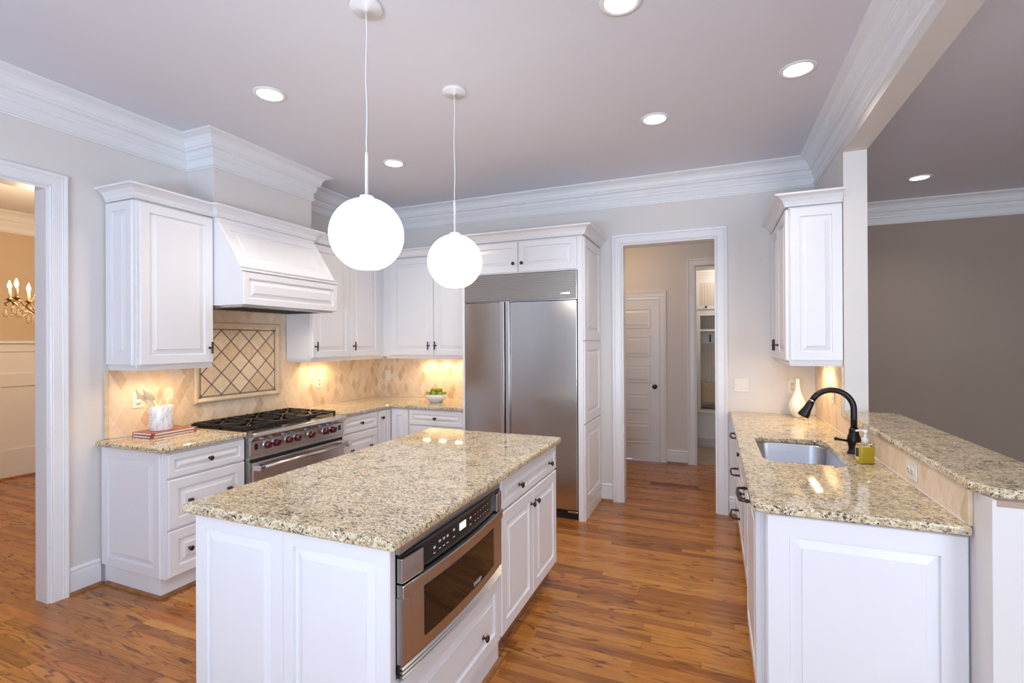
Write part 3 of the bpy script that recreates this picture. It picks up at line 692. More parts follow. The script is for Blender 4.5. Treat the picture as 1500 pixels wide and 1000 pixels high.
# cornice shared by the wall cabinets and the hood
def cornice_prof(z=2.442): return [(-0.02, z), (0.006, z), (0.010, z+0.006), (0.006, z+0.012), (0.012, z+0.016), (0.018, z+0.034), (0.034, z+0.056), (0.056, z+0.066), (0.070, z+0.068), (0.070, z+0.080), (-0.02, z+0.080)]
bm = new_bm(); add_sweep(bm, [(-3.622, 1.930), (-3.326, 1.930), (-3.326, 2.449), (-3.290, 2.449), (-3.290, 3.372), (-3.326, 3.372), (-3.326, 4.411), (-2.205, 4.411)], cornice_prof(), side=-1)
tag(obj('cabinet_cornice', bm, M['cab']), 'white cove cornice running over the wall cabinets and range hood', 'moulding')

# ------------------------------------------------------------------ range hood
hd = thing('range_hood', 'white wooden range hood with sloped raised panel above the range', 'range hood', (-3.05, 2.450, 1.805), R90)
W = 0.922; bm = new_bm()
add_prism(bm, [(0, 0), (0, 0.235), (0.018, 0.260), (0.240, 0.595), (0.240, 0.636), (0.583, 0.636), (0.583, 0)], 'x', 0, W); obj('hood_body', bm, M['cab'], hd, bevel=0.0015)
obj('apron_panel', panel_bm(0.0, W, 0.0, 0.232, t=0.018, fr=0.045, y=-0.0005), M['cab'], hd)
bm = new_bm(); add_box(bm, -0.004, W+0.004, -0.024, 0.0, 0.234, 0.250); obj('ledge_moulding', bm, M['cab'], hd, bevel=0.005)
ang = math.atan2(0.222, 0.335); Ls = math.hypot(0.222, 0.335)
T = Matrix.Translation((0, 0.017, 0.2605)) @ Matrix.Rotation(-ang, 4, 'X')
obj('sloped_panel', panel_bm(0.0, W, 0.0, Ls, t=0.014, fr=0.062, y=0.0, T=T), M['cab'], hd)
bm = new_bm(); add_box(bm, 0.02, W-0.02, 0.02, 0.56, -0.012, -0.0005); liner = obj('steel_liner', bm, M['steel_warm'], hd)
bm = new_bm()
for k in range(12): add_box(bm, 0.10+k*0.062, 0.14+k*0.062, 0.10, 0.45, -0.0145, -0.0125)
obj('filter_slots', bm, M['matte_black'], liner)
for x in (0.25, 0.67):
    ld = bpy.data.lights.new('hood_lamp', 'SPOT'); ld.energy = 3.0; ld.color = (1.0, 0.82, 0.6); ld.spot_size = 2.6; ld.spot_blend = 0.8; ld.shadow_soft_size = 0.03
    lo = bpy.data.objects.new('hood_lamp', ld); lo.location = (x, 0.22, -0.03); COL.objects.link(lo); lo.parent = hd

# ------------------------------------------------------------------ range
rg = thing('gas_range', 'stainless steel professional gas range with seven burgundy knobs', 'range', (-2.99, 2.453, 0), R90)
W = 0.926
bm = new_bm(); add_box(bm, 0, W, 0, 0.64, 0.10, 0.895); obj('body', bm, M['steel'], rg, bevel=0.002)
bm = new_bm(); add_prism(bm, [(0.0, 0.846), (-0.022, 0.850), (-0.050, 0.876), (-0.054, 0.886), (-0.052, 0.898), (-0.042, 0.906), (0.05, 0.910), (0.05, 0.846)], 'x', -0.002, W+0.002); obj('front_lip', bm, M['steel'], rg, bevel=0.002)
bm = new_bm(); add_box(bm, 0.0, W, -0.016, -0.0005, 0.748, 0.846); cp_ = obj('control_panel', bm, M['steel'], rg, bevel=0.002)
bm = new_bm(); add_box(bm, 0.0, W, -0.010, -0.0005, 0.722, 0.738); obj('vent_strip', bm, M['steel'], rg)
bm = new_bm(); add_box(bm, 0.004, W-0.004, -0.004, -0.0002, 0.700, 0.722); obj('door_gap', bm, M['matte_black'], rg)
bm = new_bm(); add_box(bm, 0.012, W-0.012, -0.030, -0.0005, 0.215, 0.700); dr = obj('oven_door', bm, M['steel'], rg, bevel=0.004)
obj('oven_window', box_bm(0.16, W-0.16, -0.033, -0.0305, 0.33, 0.56), M['ovenglass'], dr)
bm = new_bm(); add_tube(bm, [(0.03, -0.092, 0.668), (W-0.03, -0.092, 0.668)], 0.0155, 16)
hn = obj('door_handle', bm, M['steel'], dr)
for k, xx in enumerate((0.026, W-0.026)):
    bm = new_bm(); add_box(bm, xx-0.024, xx+0.024, -0.108, -0.031, 0.648, 0.688); obj('handle_bracket', bm, M['chrome'], dr, bevel=0.008, seg=3)
me = text_mesh('W', 0.026, M['dark'], 0.0004); inst('badge_letter', me, dr, (0.026, -0.1088, 0.668), (PI/2, 0, 0))
bm = new_bm()
for (a, b2, c0, c1) in ((0.010, 0.042, 0.6835, 0.6845), (0.010, 0.042, 0.6515, 0.6525), (0.010, 0.011, 0.6515, 0.6845), (0.041, 0.042, 0.6515, 0.6845)): add_box(bm, a, b2, -0.1092, -0.1082, c0, c1)
obj('badge_frame', bm, M['dark'], dr)
kx = [0.128, 0.205, 0.318, 0.400, 0.540, 0.696, 0.776]
kbm = new_bm(); add_lathe(kbm, [(0.010, 0), (0.023, 0.004), (0.0255, 0.010), (0.0255, 0.022), (0.021, 0.034), (0.014, 0.037), (0, 0.038)], axis='-y', seg=24)
add_box(kbm, -0.005, 0.005, -0.050, -0.034, -0.021, 0.021); bmesh.ops.rotate(kbm, verts=kbm.verts[-8:], cent=(0, 0, 0), matrix=Matrix.Rotation(0.5, 3, 'Y')); kme = to_mesh(kbm, 'knob', M['red'])
bbm = new_bm(); add_lathe(bbm, [(0.031, 0), (0.032, 0.003), (0.031, 0.008), (0.027, 0.010), (0.027, 0.0)], axis='-y', seg=28); bme = to_mesh(bbm, 'bezel', M['chrome'])
for x in kx:
    kk = inst('control_knob', kme, rg, (x, -0.019, 0.806)); inst('bezel', bme, kk, (0, 0.0025, 0))
for x in (0.045, W-0.052):
    bm = new_bm(); add_box(bm, x-0.011, x+0.011, -0.021, -0.0165, 0.786, 0.826); obj('rocker_switch', bm, M['dark'], rg, bevel=0.002)
bm = new_bm(); add_box(bm, 0.015, W-0.015, 0.06, 0.60, 0.8955, 0.899); obj('cooktop_tray', bm, M['iron'], rg)
bm = new_bm(); add_box(bm, 0.0, W, 0.600, 0.641, 0.8955, 0.932); obj('back_trim', bm, M['steel'], rg, bevel=0.003)
bm = new_bm(); 
for k in range(46): add_box(bm, 0.02+k*0.0195, 0.032+k*0.0195, 0.606, 0.636, 0.9325, 0.9335)
obj('vent_holes', bm, M['matte_black'], rg)
gx = [(0.020, 0.312), (0.318, 0.610), (0.616, 0.908)]
for a, b2 in gx:
    for yc in (0.20, 0.46):
        xc = (a+b2)/2
        bm = new_bm(); add_lathe(bm, [(0.052, 0.8995), (0.052, 0.905), (0.038, 0.912), (0.036, 0.918), (0, 0.919)], loc=(xc, yc, 0), seg=24); bn = obj('burner', bm, M['iron'], rg)
        bm = new_bm(); add_lathe(bm, [(0.014, 0.9195), (0.016, 0.922), (0.012, 0.926), (0, 0.927)], loc=(xc, yc, 0), seg=16); obj('burner_cap', bm, M['gold'], bn)
    bm = new_bm(); z0, z1 = 0.928, 0.944; bw = 0.007
    for y in (0.066, 0.328, 0.590): add_box(bm, a, b2, y-bw, y+bw, z0, z1)
    for x in (a+bw, b2-bw): add_box(bm, x-bw, x+bw, 0.066, 0.590, z0, z1)
    for yc in (0.197, 0.459):
        xc = (a+b2)/2
        for k in range(8):
            an = k*PI/4; rin, rout = 0.030, (0.145 if k % 2 == 0 else 0.165)
            rout = 0.131 if k % 4 == 2 else (0.139 if k % 4 == 0 else 0.178)
            T = Matrix.Translation((xc, yc, 0)) @ Matrix.Rotation(an, 4, 'Z'); vs = add_box(bm, rin, rout, -0.0055, 0.0055, z0+0.002, z1+0.004)
            for v in vs: v.co = T @ v.co
    for x in (a+bw, b2-bw):
        for y in (0.066, 0.328, 0.590): add_box(bm, x-bw, x+bw, y-bw, y+bw, 0.8995, z0)
    obj('grate', bm, M['iron'], rg)
bm = new_bm(); add_box(bm, 0.01, W-0.01, 0.02, 0.60, 0.10-0.001, 0.0); obj('kick_plate', bm, M['steel'], rg)

# ------------------------------------------------------------------ refrigerator
fg = thing('refrigerator', 'built-in side-by-side stainless steel refrigerator with louvred grille', 'refrigerator', (-2.162, 4.088, 0))
W = 1.082
obj('cabinet_box', box_bm(0, W, 0.03, 0.62, 0.0, 2.146), M['matte_black'], fg)
bm = new_bm(); add_box(bm, 0.004, 0.372, 0.0, 0.029, 0.085, 1.892); fd1 = obj('freezer_door', bm, M['steel_fridge'], fg, bevel=0.003)
bm = new_bm(); add_box(bm, 0.462, W-0.004, 0.0, 0.029, 0.085, 1.892); fd2 = obj('refrigerator_door', bm, M['steel_fridge'], fg, bevel=0.003)
bm = new_bm(); add_box(bm, 0.373, 0.412, -0.024, 0.029, 0.085, 1.896); obj('handle_strip', bm, M['steel_v'], fd1, bevel=0.004)
bm = new_bm(); add_box(bm, 0.424, 0.461, -0.024, 0.029, 0.085, 1.896); obj('handle_strip', bm, M['steel_v'], fd2, bevel=0.004)
bm = new_bm(); add_box(bm, 0, W, 0.012, 0.029, 1.905, 2.146); gr = obj('grille', bm, M['matte_black'], fg)
for k in range(24):
    z = 1.911+k*0.0098
    bm = new_bm(); add_prism(bm, [(0.012, z), (0.0, z+0.0005), (0.0, z+0.0040), (0.006, z+0.0080), (0.012, z+0.0080)], 'x', 0.006, W-0.006); obj('louver', bm, M['grille_steel'], gr)
bm = new_bm(); add_box(bm, 0, 0.006, -0.002, 0.012, 1.905, 2.146); add_box(bm, W-0.006, W, -0.002, 0.012, 1.905, 2.146); add_box(bm, 0, W, -0.003, 0.012, 1.898, 1.9045); obj('grille_frame', bm, M['steel'], fg)
bm = new_bm(); add_box(bm, W-0.150, W-0.060, -0.006, -0.0025, 1.945, 1.962); obj('badge', bm, M['chrome'], gr, bevel=0.001)
bm = new_bm(); add_box(bm, W-0.09, W-0.005, 0.0, 0.03, 0.060, 0.078); obj('hinge', bm, M['chrome'], fg, bevel=0.004)
# surround
fc = thing('refrigerator_surround', 'tall white cabinet surround framing the refrigerator, panelled right side', 'cabinet', (-2.187, 4.092, 0))
bm = new_bm(); add_box(bm, 0, 0.022, 0, 0.636, 0, 2.44); obj('left_side', bm, M['cab'], fc, bevel=0.001)
bm = new_bm(); add_box(bm, 1.112, 1.157, 0, 0.636, 0, 2.44); rs = obj('right_side', bm, M['cab'], fc, bevel=0.001)
for z0, z1 in ((1.545, 2.432), (0.83, 1.535), (0.125, 0.82)):
    T = Matrix.Translation((1.1575, 0, 0)) @ Matrix.Rotation(PI/2, 4, 'Z'); obj('side_panel', panel_bm(0.012, 0.634, z0, z1, t=0.015, fr=0.075, T=T), M['cab'], rs)
obj('base_block', box_bm(1.1575, 1.173, 0.006, 0.634, 0.0, 0.118), M['cab'], rs, bevel=0.002)
bm = new_bm(); add_box(bm, 0.022, 1.112, 0.0, 0.636, 2.150, 2.44); ob = obj('over_fridge_box', bm, M['cab'], fc)
for (x0, x1, kx_) in ((0.026, 0.566, 0.530), (0.578, 1.108, 0.612)):
    o = obj('cabinet_door', panel_bm(x0, x1, 2.158, 2.430, t=0.018, fr=0.050, y=-0.0005), M['cab'], fc); inst('knob', HW['knob'], o, (kx_, -0.0185, 2.235))
bm = new_bm(); add_sweep(bm, [(-2.189, 4.34), (-2.189, 4.072), (-1.012, 4.072), (-1.012, 4.725)], cornice_prof(), side=-1)
tag(obj('cabinet_cornice', bm, M['cab']), 'white cove cornice around the top of the refrigerator surround', 'moulding')

# ------------------------------------------------------------------ island
IX0, IX1, IY0, IY1 = -1.865, -0.968, 1.310, 3.050
isl = thing('kitchen_island', 'white kitchen island cabinet with raised panels, drawers and doors', 'kitchen island', (IX0, IY0, 0))
Wd, Dp = IX1-IX0, IY1-IY0
bm = new_bm(); add_box(bm, 0, Wd-0.45, 0, Dp, 0.10, 0.876); add_box(bm, Wd-0.45, Wd, 0, 0.028, 0.10, 0.876)   # hollow bay behind the microwave
add_box(bm, Wd-0.45, Wd, 0.84, Dp, 0.10, 0.876); add_box(bm, Wd-0.45, Wd, 0.028, 0.84, 0.10, 0.425); add_box(bm, Wd-0.45, Wd-0.001, 0.028, 0.84, 0.856, 0.876)
obj('carcass', bm, M['cab'], isl)
bm = new_bm(); add_box(bm, 0.06, Wd-0.06, 0.001, Dp-0.001, 0, 0.0995); add_box(bm, 0, Wd+0.004, 0.0, 0.84, 0, 0.0995); obj('plinth', bm, M['cab'], isl, bevel=0.001)
for x0, x1 in ((0.0, 0.450), (0.452, Wd+0.012)):
    obj('end_panel', panel_bm(x0, x1, 0.0, 0.876, t=0.019, fr=0.052, y=-0.0005), M['cab'], isl)
TR = Matrix.Translation((Wd+0.0005, 0, 0)) @ Matrix.Rotation(PI/2, 4, 'Z')
def ifront(nm, y0, y1, z0, z1, knobs, fr=0.058):
    o = obj(nm, panel_bm(y0, y1, z0, z1, t=0.019, fr=fr, T=TR), M['cab'], isl)
    for (ky, kz) in knobs: inst('knob', HW['knob'], o, (Wd+0.0195, ky, kz), (0, 0, PI/2))
ifront('drawer_front', 0.030, 0.832, 0.112, 0.420, [(0.640, 0.228)])
ifront('drawer_front', 0.852, 1.736, 0.716, 0.864, [(1.080, 0.785), (1.585, 0.780)], fr=0.036)
ifront('cabinet_door', 0.852, 1.292, 0.112, 0.704, [(1.262, 0.628)])
ifront('cabinet_door', 1.298, 1.736, 0.112, 0.704, [(1.334, 0.628)])
obj('filler_strip', box_bm(Wd+0.0005, Wd+0.016, 0.030, 0.836, 0.8365, 0.876), M['steel'], isl)
bm = new_bm(); add_sweep(bm, [(IX0+0.06, IY1-0.001), (IX1-0.0595, IY1-0.001), (IX1-0.0595, IY0+0.8405), (IX1+0.0045, IY0+0.8405), (IX1+0.0045, IY0)], [(0.0005, 0), (0.019, 0), (0.018, 0.008), (0.013, 0.015), (0.0005, 0.019)], side=1); struct('trim_shoe_island', bm, M['oak_trim'])
tag(obj('island_countertop', slab([(-1.905, 1.262), (-0.918, 1.262), (-0.918, 3.068), (-1.905, 3.068)], 0.877, 0.915), M['granite'], bevel=0.013, seg=4), 'large speckled granite countertop on the island', 'countertop')

# microwave drawer  (local: front y=0 facing -y => world +x)
mw = thing('microwave_drawer', 'stainless steel built-in microwave drawer in the island side', 'microwave', (IX1+0.003, IY0+0.030, 0.432), R90)
W = 0.806; HH = 0.420
def arc(x, dep=0.022): return -(0.022 + dep*(1-((x-W/2)/(W/2))**2))     # bowed front
def bowed(bm, x0, x1, z0, z1, off=0.0, back=0.0, n=16, dz=0.0):
    pts = []
    xs_ = [x0+(x1-x0)*i/n for i in range(n+1)]
    poly = [(x, arc(x)+off) for x in xs_] + [(x1, back), (x0, back)]
    add_prism(bm, poly, 'z', z0, z1)
bm = new_bm(); add_box(bm, 0.012, W-0.012, 0.0005, 0.42, -0.0, HH-0.002); obj('oven_box', bm, M['matte_black'], mw)
bm = new_bm(); bowed(bm, 0.0, W, 0.045, 0.262, 0.0, -0.0005); dface = obj('drawer_front', bm, M['steel_warm'], mw)
bm = new_bm()
xs_ = [0.118+(W-0.236)*i/14 for i in range(15)]
poly = [(x, arc(x)-0.0035) for x in xs_] + [(x, arc(x)-0.0006) for x in reversed(xs_)]
add_prism(bm, poly, 'z', 0.085, 0.255); obj('window', bm, M['ovenglass'], dface)
bm = new_bm(); bowed(bm, -0.001, W+0.001, 0.263, 0.306, -0.008, -0.0005); obj('handle_rail', bm, M['steel'], mw, bevel=0.003)
bm = new_bm(); bowed(bm, 0.004, W-0.004, 0.313, 0.396, 0.016, -0.0005); ctl = obj('control_panel', bm, M['dark'], mw)
bm = new_bm(); bowed(bm, 0.004, W-0.004, 0.3965, 0.402, 0.006, -0.0005); obj('top_rail', bm, M['dark'], mw)
for (x0, x1) in ((0.0, 0.112), (W-0.066, W)):
    bm = new_bm(); bowed(bm, x0, x1, 0.311, 0.392, -0.001, -0.0005, n=6); obj('corner_cap', bm, M['steel_warm'], mw, bevel=0.003)
for k in range(3):
    bm = new_bm(); z = 0.004+k*0.014
    xs_ = [W*i/16 for i in range(17)]
    A = []
    for x in xs_: A.append([(x, arc(x)+0.010, z+0.008), (x, arc(x)-0.002, z-0.001), (x, arc(x)+0.000, z-0.003), (x, arc(x)+0.013, z+0.004)])
    rr_ = [[bm.verts.new(p) for p in q] for q in A]
    for a, b2 in zip(rr_, rr_[1:]):
        for i in range(4): bm.faces.new((a[i], a[(i+1) % 4], b2[(i+1) % 4], b2[i]))
    bm.faces.new(rr_[0]); bm.faces.new(rr_[-1]); bmesh.ops.recalc_face_normals(bm, faces=bm.faces[:])
    obj('vent_louver', bm, M['steel'], mw)
obj('vent_back', box_bm(0.0, W, -0.012, -0.0005, 0.0, 0.0445), M['matte_black'], mw)
def on_arc(x, off): return arc(x)+off
bm = new_bm(); xm = 0.405; add_box(bm, xm-0.026, xm+0.026, on_arc(xm, 0.016)-0.0022, on_arc(xm, 0.016)-0.0006, 0.352, 0.380); obj('display', bm, M['pane'], ctl)
rnd = random.Random(3); bm = new_bm(); bm.from_mesh(ctl.data); nf = len(bm.faces)
for x, zz in [(0.20, 0.355), (0.20, 0.335), (0.235, 0.366), (0.235, 0.340), (0.262, 0.366), (0.262, 0.340), (0.288, 0.366), (0.288, 0.340), (0.335, 0.372), (0.335, 0.345), (0.475, 0.372), (0.475, 0.345)] + [(0.52+0.028*k, z) for k in range(6) for z in (0.345, 0.372)]:
    w = 0.006 if x < 0.5 else 0.002; hh = 0.004 if zz > 0.353 and x < 0.5 else 0.0014
    add_box(bm, x-w, x+w, on_arc(x, 0.016)-0.0014, on_arc(x, 0.016)+0.001, zz-hh, zz+hh)
bm.faces.ensure_lookup_table()
for f in bm.faces[nf:]: f.material_index = 1
bm.to_mesh(ctl.data); bm.free(); ctl.data.materials.append(M['mark'])
me = text_mesh('SHARP', 0.024, M['mark'], 0.0003); inst('lettering', me, dface, (0.50, arc(0.50)-0.0045, 0.100), (PI/2, 0, 0))

# ------------------------------------------------------------------ peninsula
PX = 0.188   # carcass face (doors proud to .168)
PZ = 0.880
cabinet('base_cabinet', 'white drawer stack with long bronze pulls at the far end of the sink run', 'cabinet', (PX, 4.31), -R90, 0.610, 0.598, 0.118, PZ,
        [('drawer', 0.006, 0.604, 0.725, 0.868, ('pull', 0.31, 0.828)), ('drawer', 0.006, 0.604, 0.418, 0.712, ('pull', 0.31, 0.56)), ('drawer', 0.006, 0.604, 0.130, 0.405, ('pull', 0.31, 0.245))], toe={'in': 0.07})
cabinet('base_cabinet', 'plain white cabinet where the sink run meets the back wall', 'cabinet', (PX, 4.728), -R90, 0.416, 0.598, 0.118, PZ,
        [('door', 0.006, 0.410, 0.130, 0.868)], toe={'in': 0.07})
cabinet('sink_cabinet', 'white sink base cabinet with a false front and two doors', 'cabinet', (PX, 3.698), -R90, 0.900, 0.598, 0.118, PZ,
        [('drawer', 0.006, 0.894, 0.725, 0.868, ('knob', 0.10, 0.775)), ('door', 0.006, 0.447, 0.130, 0.712, ('knob', 0.405, 0.60)), ('door', 0.453, 0.894, 0.130, 0.712, ('knob', 0.495, 0.60))], toe={'in': 0.07}, cut=True)
dw = cabinet('dishwasher', 'white panelled dishwasher front with long bronze pull at the near end of the sink run', 'dishwasher', (PX-0.016, 2.796), -R90, 0.600, 0.610, 0.105, PZ,
        [('door', 0.004, 0.596, 0.112, 0.872, ('pull', 0.345, 0.838))], toe={'in': 0.09}, ft=0.0)
pe = thing('end_cabinet', 'white panelled end of the sink run facing the camera', 'cabinet', (PX-0.008, 2.109, 0))
bm = new_bm(); add_box(bm, 0, 0.606, 0, 0.084, 0, PZ); obj('carcass', bm, M['cab'], pe, bevel=0.002)
obj('end_panel', panel_bm(0.003, 0.604, 0.0, PZ-0.006, t=0.018, fr=0.075, y=-0.0005), M['cab'], pe)
hole = round_rect(0.238, 0.622, 2.845, 3.525, 0.075, 8)
tag(obj('countertop', slab([(0.147, 2.064), (0.786, 2.064), (0.786, 4.728), (0.130, 4.728), (0.130, 2.085)], 0.883, 0.915, hole), M['granite'], bevel=0.009, seg=3), 'granite countertop of the sink run with the sink cut-out', 'countertop')
# sink
bm = new_bm(); rings = []
for (z, k, rad) in ((0.8815, -0.022, 0.080), (0.8815, 0.002, 0.077), (0.875, 0.004, 0.077), (0.72, 0.012, 0.075), (0.69, 0.030, 0.06), (0.682, 0.060, 0.05)):
    rings.append([bm.verts.new((x, y, z)) for x, y in round_rect(0.236+k, 0.624-k, 2.843+k, 3.527-k, max(rad, 0.03), 8)])
for a, b2 in zip(rings, rings[1:]):
    n = len(a)
    for i in range(n):
        f = bm.faces.new((a[i], a[(i+1) % n], b2[(i+1) % n], b2[i])); f.smooth = True
bm.faces.new(rings[-1]); bmesh.ops.recalc_face_normals(bm, faces=bm.faces[:]); bmesh.ops.reverse_faces(bm, faces=bm.faces[:])
sk = obj('sink', bm, M['steel_sink']); so = sk.modifiers.new('thick', 'SOLIDIFY'); so.thickness = 0.0012; so.offset = 0; tag(sk, 'undermount stainless steel sink basin set into the granite', 'sink')
bm = new_bm(); add_lathe(bm, [(0.052, 0.6835), (0.052, 0.687), (0.036, 0.6855), (0.034, 0.6842), (0, 0.6842)], loc=(0.43, 3.18, 0), seg=28); obj('drain', bm, M['chrome'], sk)
# faucet
fa = thing('kitchen_faucet', 'dark bronze pull-down gooseneck faucet beside the sink', 'faucet', (0.705, 3.185, 0.9155))
bm = new_bm(); add_lathe(bm, [(0.033, 0), (0.034, 0.006), (0.027, 0.012), (0.025, 0.030), (0.031, 0.055), (0.033, 0.075), (0.030, 0.092), (0.024, 0.108), (0.023, 0.120), (0.025, 0.124), (0.022, 0.130), (0.018, 0.140)], seg=28); obj('base', bm, M['faucet'], fa)
bm = new_bm(); pts = [(0, 0, 0.138), (0, 0, 0.19), (0, 0, 0.24)]; rc = 0.102
for k in range(1, 16):
    a = PI*0.86*k/15; pts.append((-rc+rc*math.cos(a), 0, 0.24+rc*math.sin(a)))
add_tube(bm, pts, 0.0155, 14); sp_ = obj('gooseneck', bm, M['faucet'], fa)
pe_ = Vector(pts[-1]); dr_ = (Vector(pts[-1])-Vector(pts[-2])).normalized(); q = dr_.to_track_quat('Z', 'Y').to_matrix().to_4x4()
bm = new_bm(); add_lathe(bm, [(0.0165, 0), (0.017, 0.005), (0.0165, 0.007)], loc=pe_, mat=q, seg=20); obj('chrome_collar', bm, M['chrome'], sp_, label='thin chrome collar')
dd = Vector((-0.45, 0, -0.89)).normalized(); q2 = dd.to_track_quat('Z', 'Y').to_matrix().to_4x4()
bm = new_bm(); add_lathe(bm, [(0.0165, 0.0), (0.019, 0.020), (0.022, 0.050), (0.029, 0.082), (0.030, 0.094), (0.026, 0.098), (0, 0.099)], loc=pe_+dr_*0.007, mat=q2, seg=24); obj('spray_head', bm, M['faucet'], sp_)
bm = new_bm(); add_tube(bm, [(-0.022, -0.004, 0.066), (-0.050, -0.006, 0.070), (-0.078, -0.008, 0.074), (-0.088, -0.008, 0.076), (-0.094, -0.008, 0.077)], 0.006, 12, radii=[0.009, 0.006, 0.0075, 0.011, 0.006]); obj('lever', bm, M['faucet'], fa)
# soap bottle
sb = thing('soap_bottle', 'clear pump bottle of yellow dish soap beside the faucet', 'soap bottle', (0.699, 2.945, 0.9155), 0.30)
obj('bottle', slab(round_rect(-0.036, 0.036, -0.022, 0.022, 0.012, 4), 0.0008, 0.100), M['glass'], sb, bevel=0.006, seg=3)
obj('liquid', slab(round_rect(-0.0335, 0.0335, -0.0195, 0.0195, 0.010, 4), 0.003, 0.082), M['soap'], sb)
bm = new_bm(); add_box(bm, -0.0372, -0.0364, -0.017, 0.017, 0.018, 0.086); lb = obj('side_label', bm, M['label_yellow'], sb); obj('label_print', box_bm(-0.0378, -0.0373, -0.012, 0.012, 0.034, 0.078), M['label_dark'], lb)
bm = new_bm(); add_lathe(bm, [(0.015, 0.1005), (0.015, 0.125), (0.010, 0.130), (0.006, 0.132), (0.006, 0.150), (0.012, 0.158), (0.012, 0.168), (0, 0.169)], seg=20); add_tube(bm, [(0, 0, 0.163), (-0.03, 0, 0.165), (-0.045, 0, 0.163)], 0.0045, 8); obj('pump', bm, M['pearl'], sb)
# vase
bm = new_bm(); add_lathe(bm, [(0, 0), (0.032, 0), (0.036, 0.006), (0.052, 0.030), (0.064, 0.065), (0.066, 0.090), (0.058, 0.125), (0.040, 0.165), (0.024, 0.205), (0.016, 0.245), (0.013, 0.290), (0.012, 0.308), (0.009, 0.308), (0.009, 0.290), (0, 0.28)], seg=40)
tag(obj('bud_vase', bm, M['ceramic'], loc=(0.624, 4.54, 0.9155)), 'white ceramic bottle vase on the counter under the corner cabinet', 'vase')
# bar top
tag(obj('bar_countertop', slab([(0.800, 1.972), (1.078, 1.972), (1.078, 3.72), (1.05, 3.788), (0.766, 3.788), (0.766, 2.05)], 1.0385, 1.071), M['granite'], bevel=0.011, seg=3), 'raised granite bar top on the half wall', 'countertop')
bm = new_bm(); add_box(bm, 0.80, 0.93, 1.953, 1.975, 1.020, 1.0382); struct('trim_11', bm, M['subtop_shade'])

# corner wall cabinet on the right
cabinet('wall_cabinet', 'white wall cabinet on the right above the vase, two doors facing left', 'cabinet', (0.476, 4.728), -R90, 0.912, 0.311, 1.386, 2.44,
        [('door', 0.006, 0.452, 1.398, 2.428, ('tee', 0.415, 1.50)), ('door', 0.458, 0.906, 1.398, 2.428, ('tee', 0.495, 1.50))], sides=[('r', 1.398, 2.430, 0.006, 0.309)], rail=(0, 0.912, [(0, 0), (0.912, 0), (0.912, 0.309)]), base=1.36)
bm = new_bm(); add_sweep(bm, [(0.457, 4.726), (0.457, 3.802), (0.786, 3.802)], cornice_prof(), side=-1)
tag(obj('cabinet_cornice', bm, M['cab']), 'white cove cornice on top of the right corner wall cabinet', 'moulding')

# ------------------------------------------------------------------ under-cabinet lights
def ucl(label, loc, rz, L, power, n=3):
    t = thing('under_cabinet_light', label, 'light', loc, rz, 'under-cabinet light bars')
    obj('housing', box_bm(-L/2, L/2, -0.03, 0.03, 0.004, 0.0245), M['white'], t)
    
    for k in range(n): obj('lens', box_bm((k-(n-1)/2)*L/n-0.035, (k-(n-1)/2)*L/n+0.035, -0.018, 0.018, 0.001, 0.0035), M['bar'], t)
    for k in range(n):
        ld = bpy.data.lights.new('under_cabinet_lamp', 'SPOT'); ld.energy = power/n; ld.color = AMBER; ld.spot_size = 2.7; ld.spot_blend = 0.7; ld.shadow_soft_size = 0.012
        lo = bpy.data.objects.new('under_cabinet_lamp', ld); lo.location = ((k-(n-1)/2)*L/n, 0, -0.006); COL.objects.link(lo); lo.parent = t
ucl('light bar under the wall cabinet left of the hood', (-3.44, 2.19, 1.3605), R90, 0.36, 4.2, 2)
ucl('light bar under the wall cabinet right of the hood', (-3.52, 3.72, 1.3605), R90, 0.36, 6, 2)
ucl('light bar under the back wall cabinet above the limes', (-2.72, 4.62, 1.3605), 0, 0.60, 7.5)
ucl('light bar under the right corner wall cabinet', (0.690, 4.20, 1.3605), R90, 0.36, 7)

# ------------------------------------------------------------------ outlets and switches
def plate(label, loc, rz, kind='outlet', horiz=False, w=0.070, h=0.115):
    t = thing('wall_outlet' if kind == 'outlet' else 'light_switch', label, 'outlet' if kind == 'outlet' else 'switch', loc, rz)
    if horiz: w, h = h, w
    obj('cover_plate', box_bm(-w/2, w/2, -0.006, -0.0005, -h/2, h/2), M['plate'], t, bevel=0.002)
    if kind == 'outlet':
        for s_ in (-1, 1):
            cx, cz = (s_*0.020, 0) if horiz else (0, s_*0.020)
            bm = new_bm(); add_lathe(bm, [(0.0165, 0.0062), (0.0165, 0.0082), (0, 0.0084)], loc=(cx, 0, cz), axis='-y', seg=20); rc_ = obj('receptacle', bm, M['plate'], t)
            bm = new_bm()
            for a in (-0.006, 0.006): add_box(bm, cx+a-0.0011, cx+a+0.0011, -0.0092, -0.0086, cz-0.001, cz+0.007)
            add_box(bm, cx-0.002, cx+0.002, -0.0092, -0.0086, cz-0.010, cz-0.006); obj('slots', bm, M['slot'], rc_)
    else:
        n = 2 if w > 0.1 else 1
        for k in range(n):
            cx = (k-(n-1)/2)*0.046; bm = new_bm(); add_box(bm, cx-0.0165, cx+0.0165, -0.0085, -0.0062, -0.033, 0.033); rk = obj('rocker', bm, M['plate'], t, bevel=0.001)
plate('ivory outlet left of the utensil crock', (XL+0.010, 2.118, 1.153), R90)
plate('ivory outlet on tile right of the range medallion', (XL+0.010, 3.775, 1.150), R90)
plate('ivory switch plate on tile in the back corner', (-3.502, YB-0.010, 1.158), 0, 'switch')
plate('double rocker switch beside the hallway casing', (0.222, YB, 1.146), 0, 'switch', w=0.116)
plate('ivory outlet behind the white vase', (0.612, YB, 1.146), 0)
plate('ivory outlet on tile beneath the right corner cabinet', (XR-0.010, 4.06, 1.150), -R90)
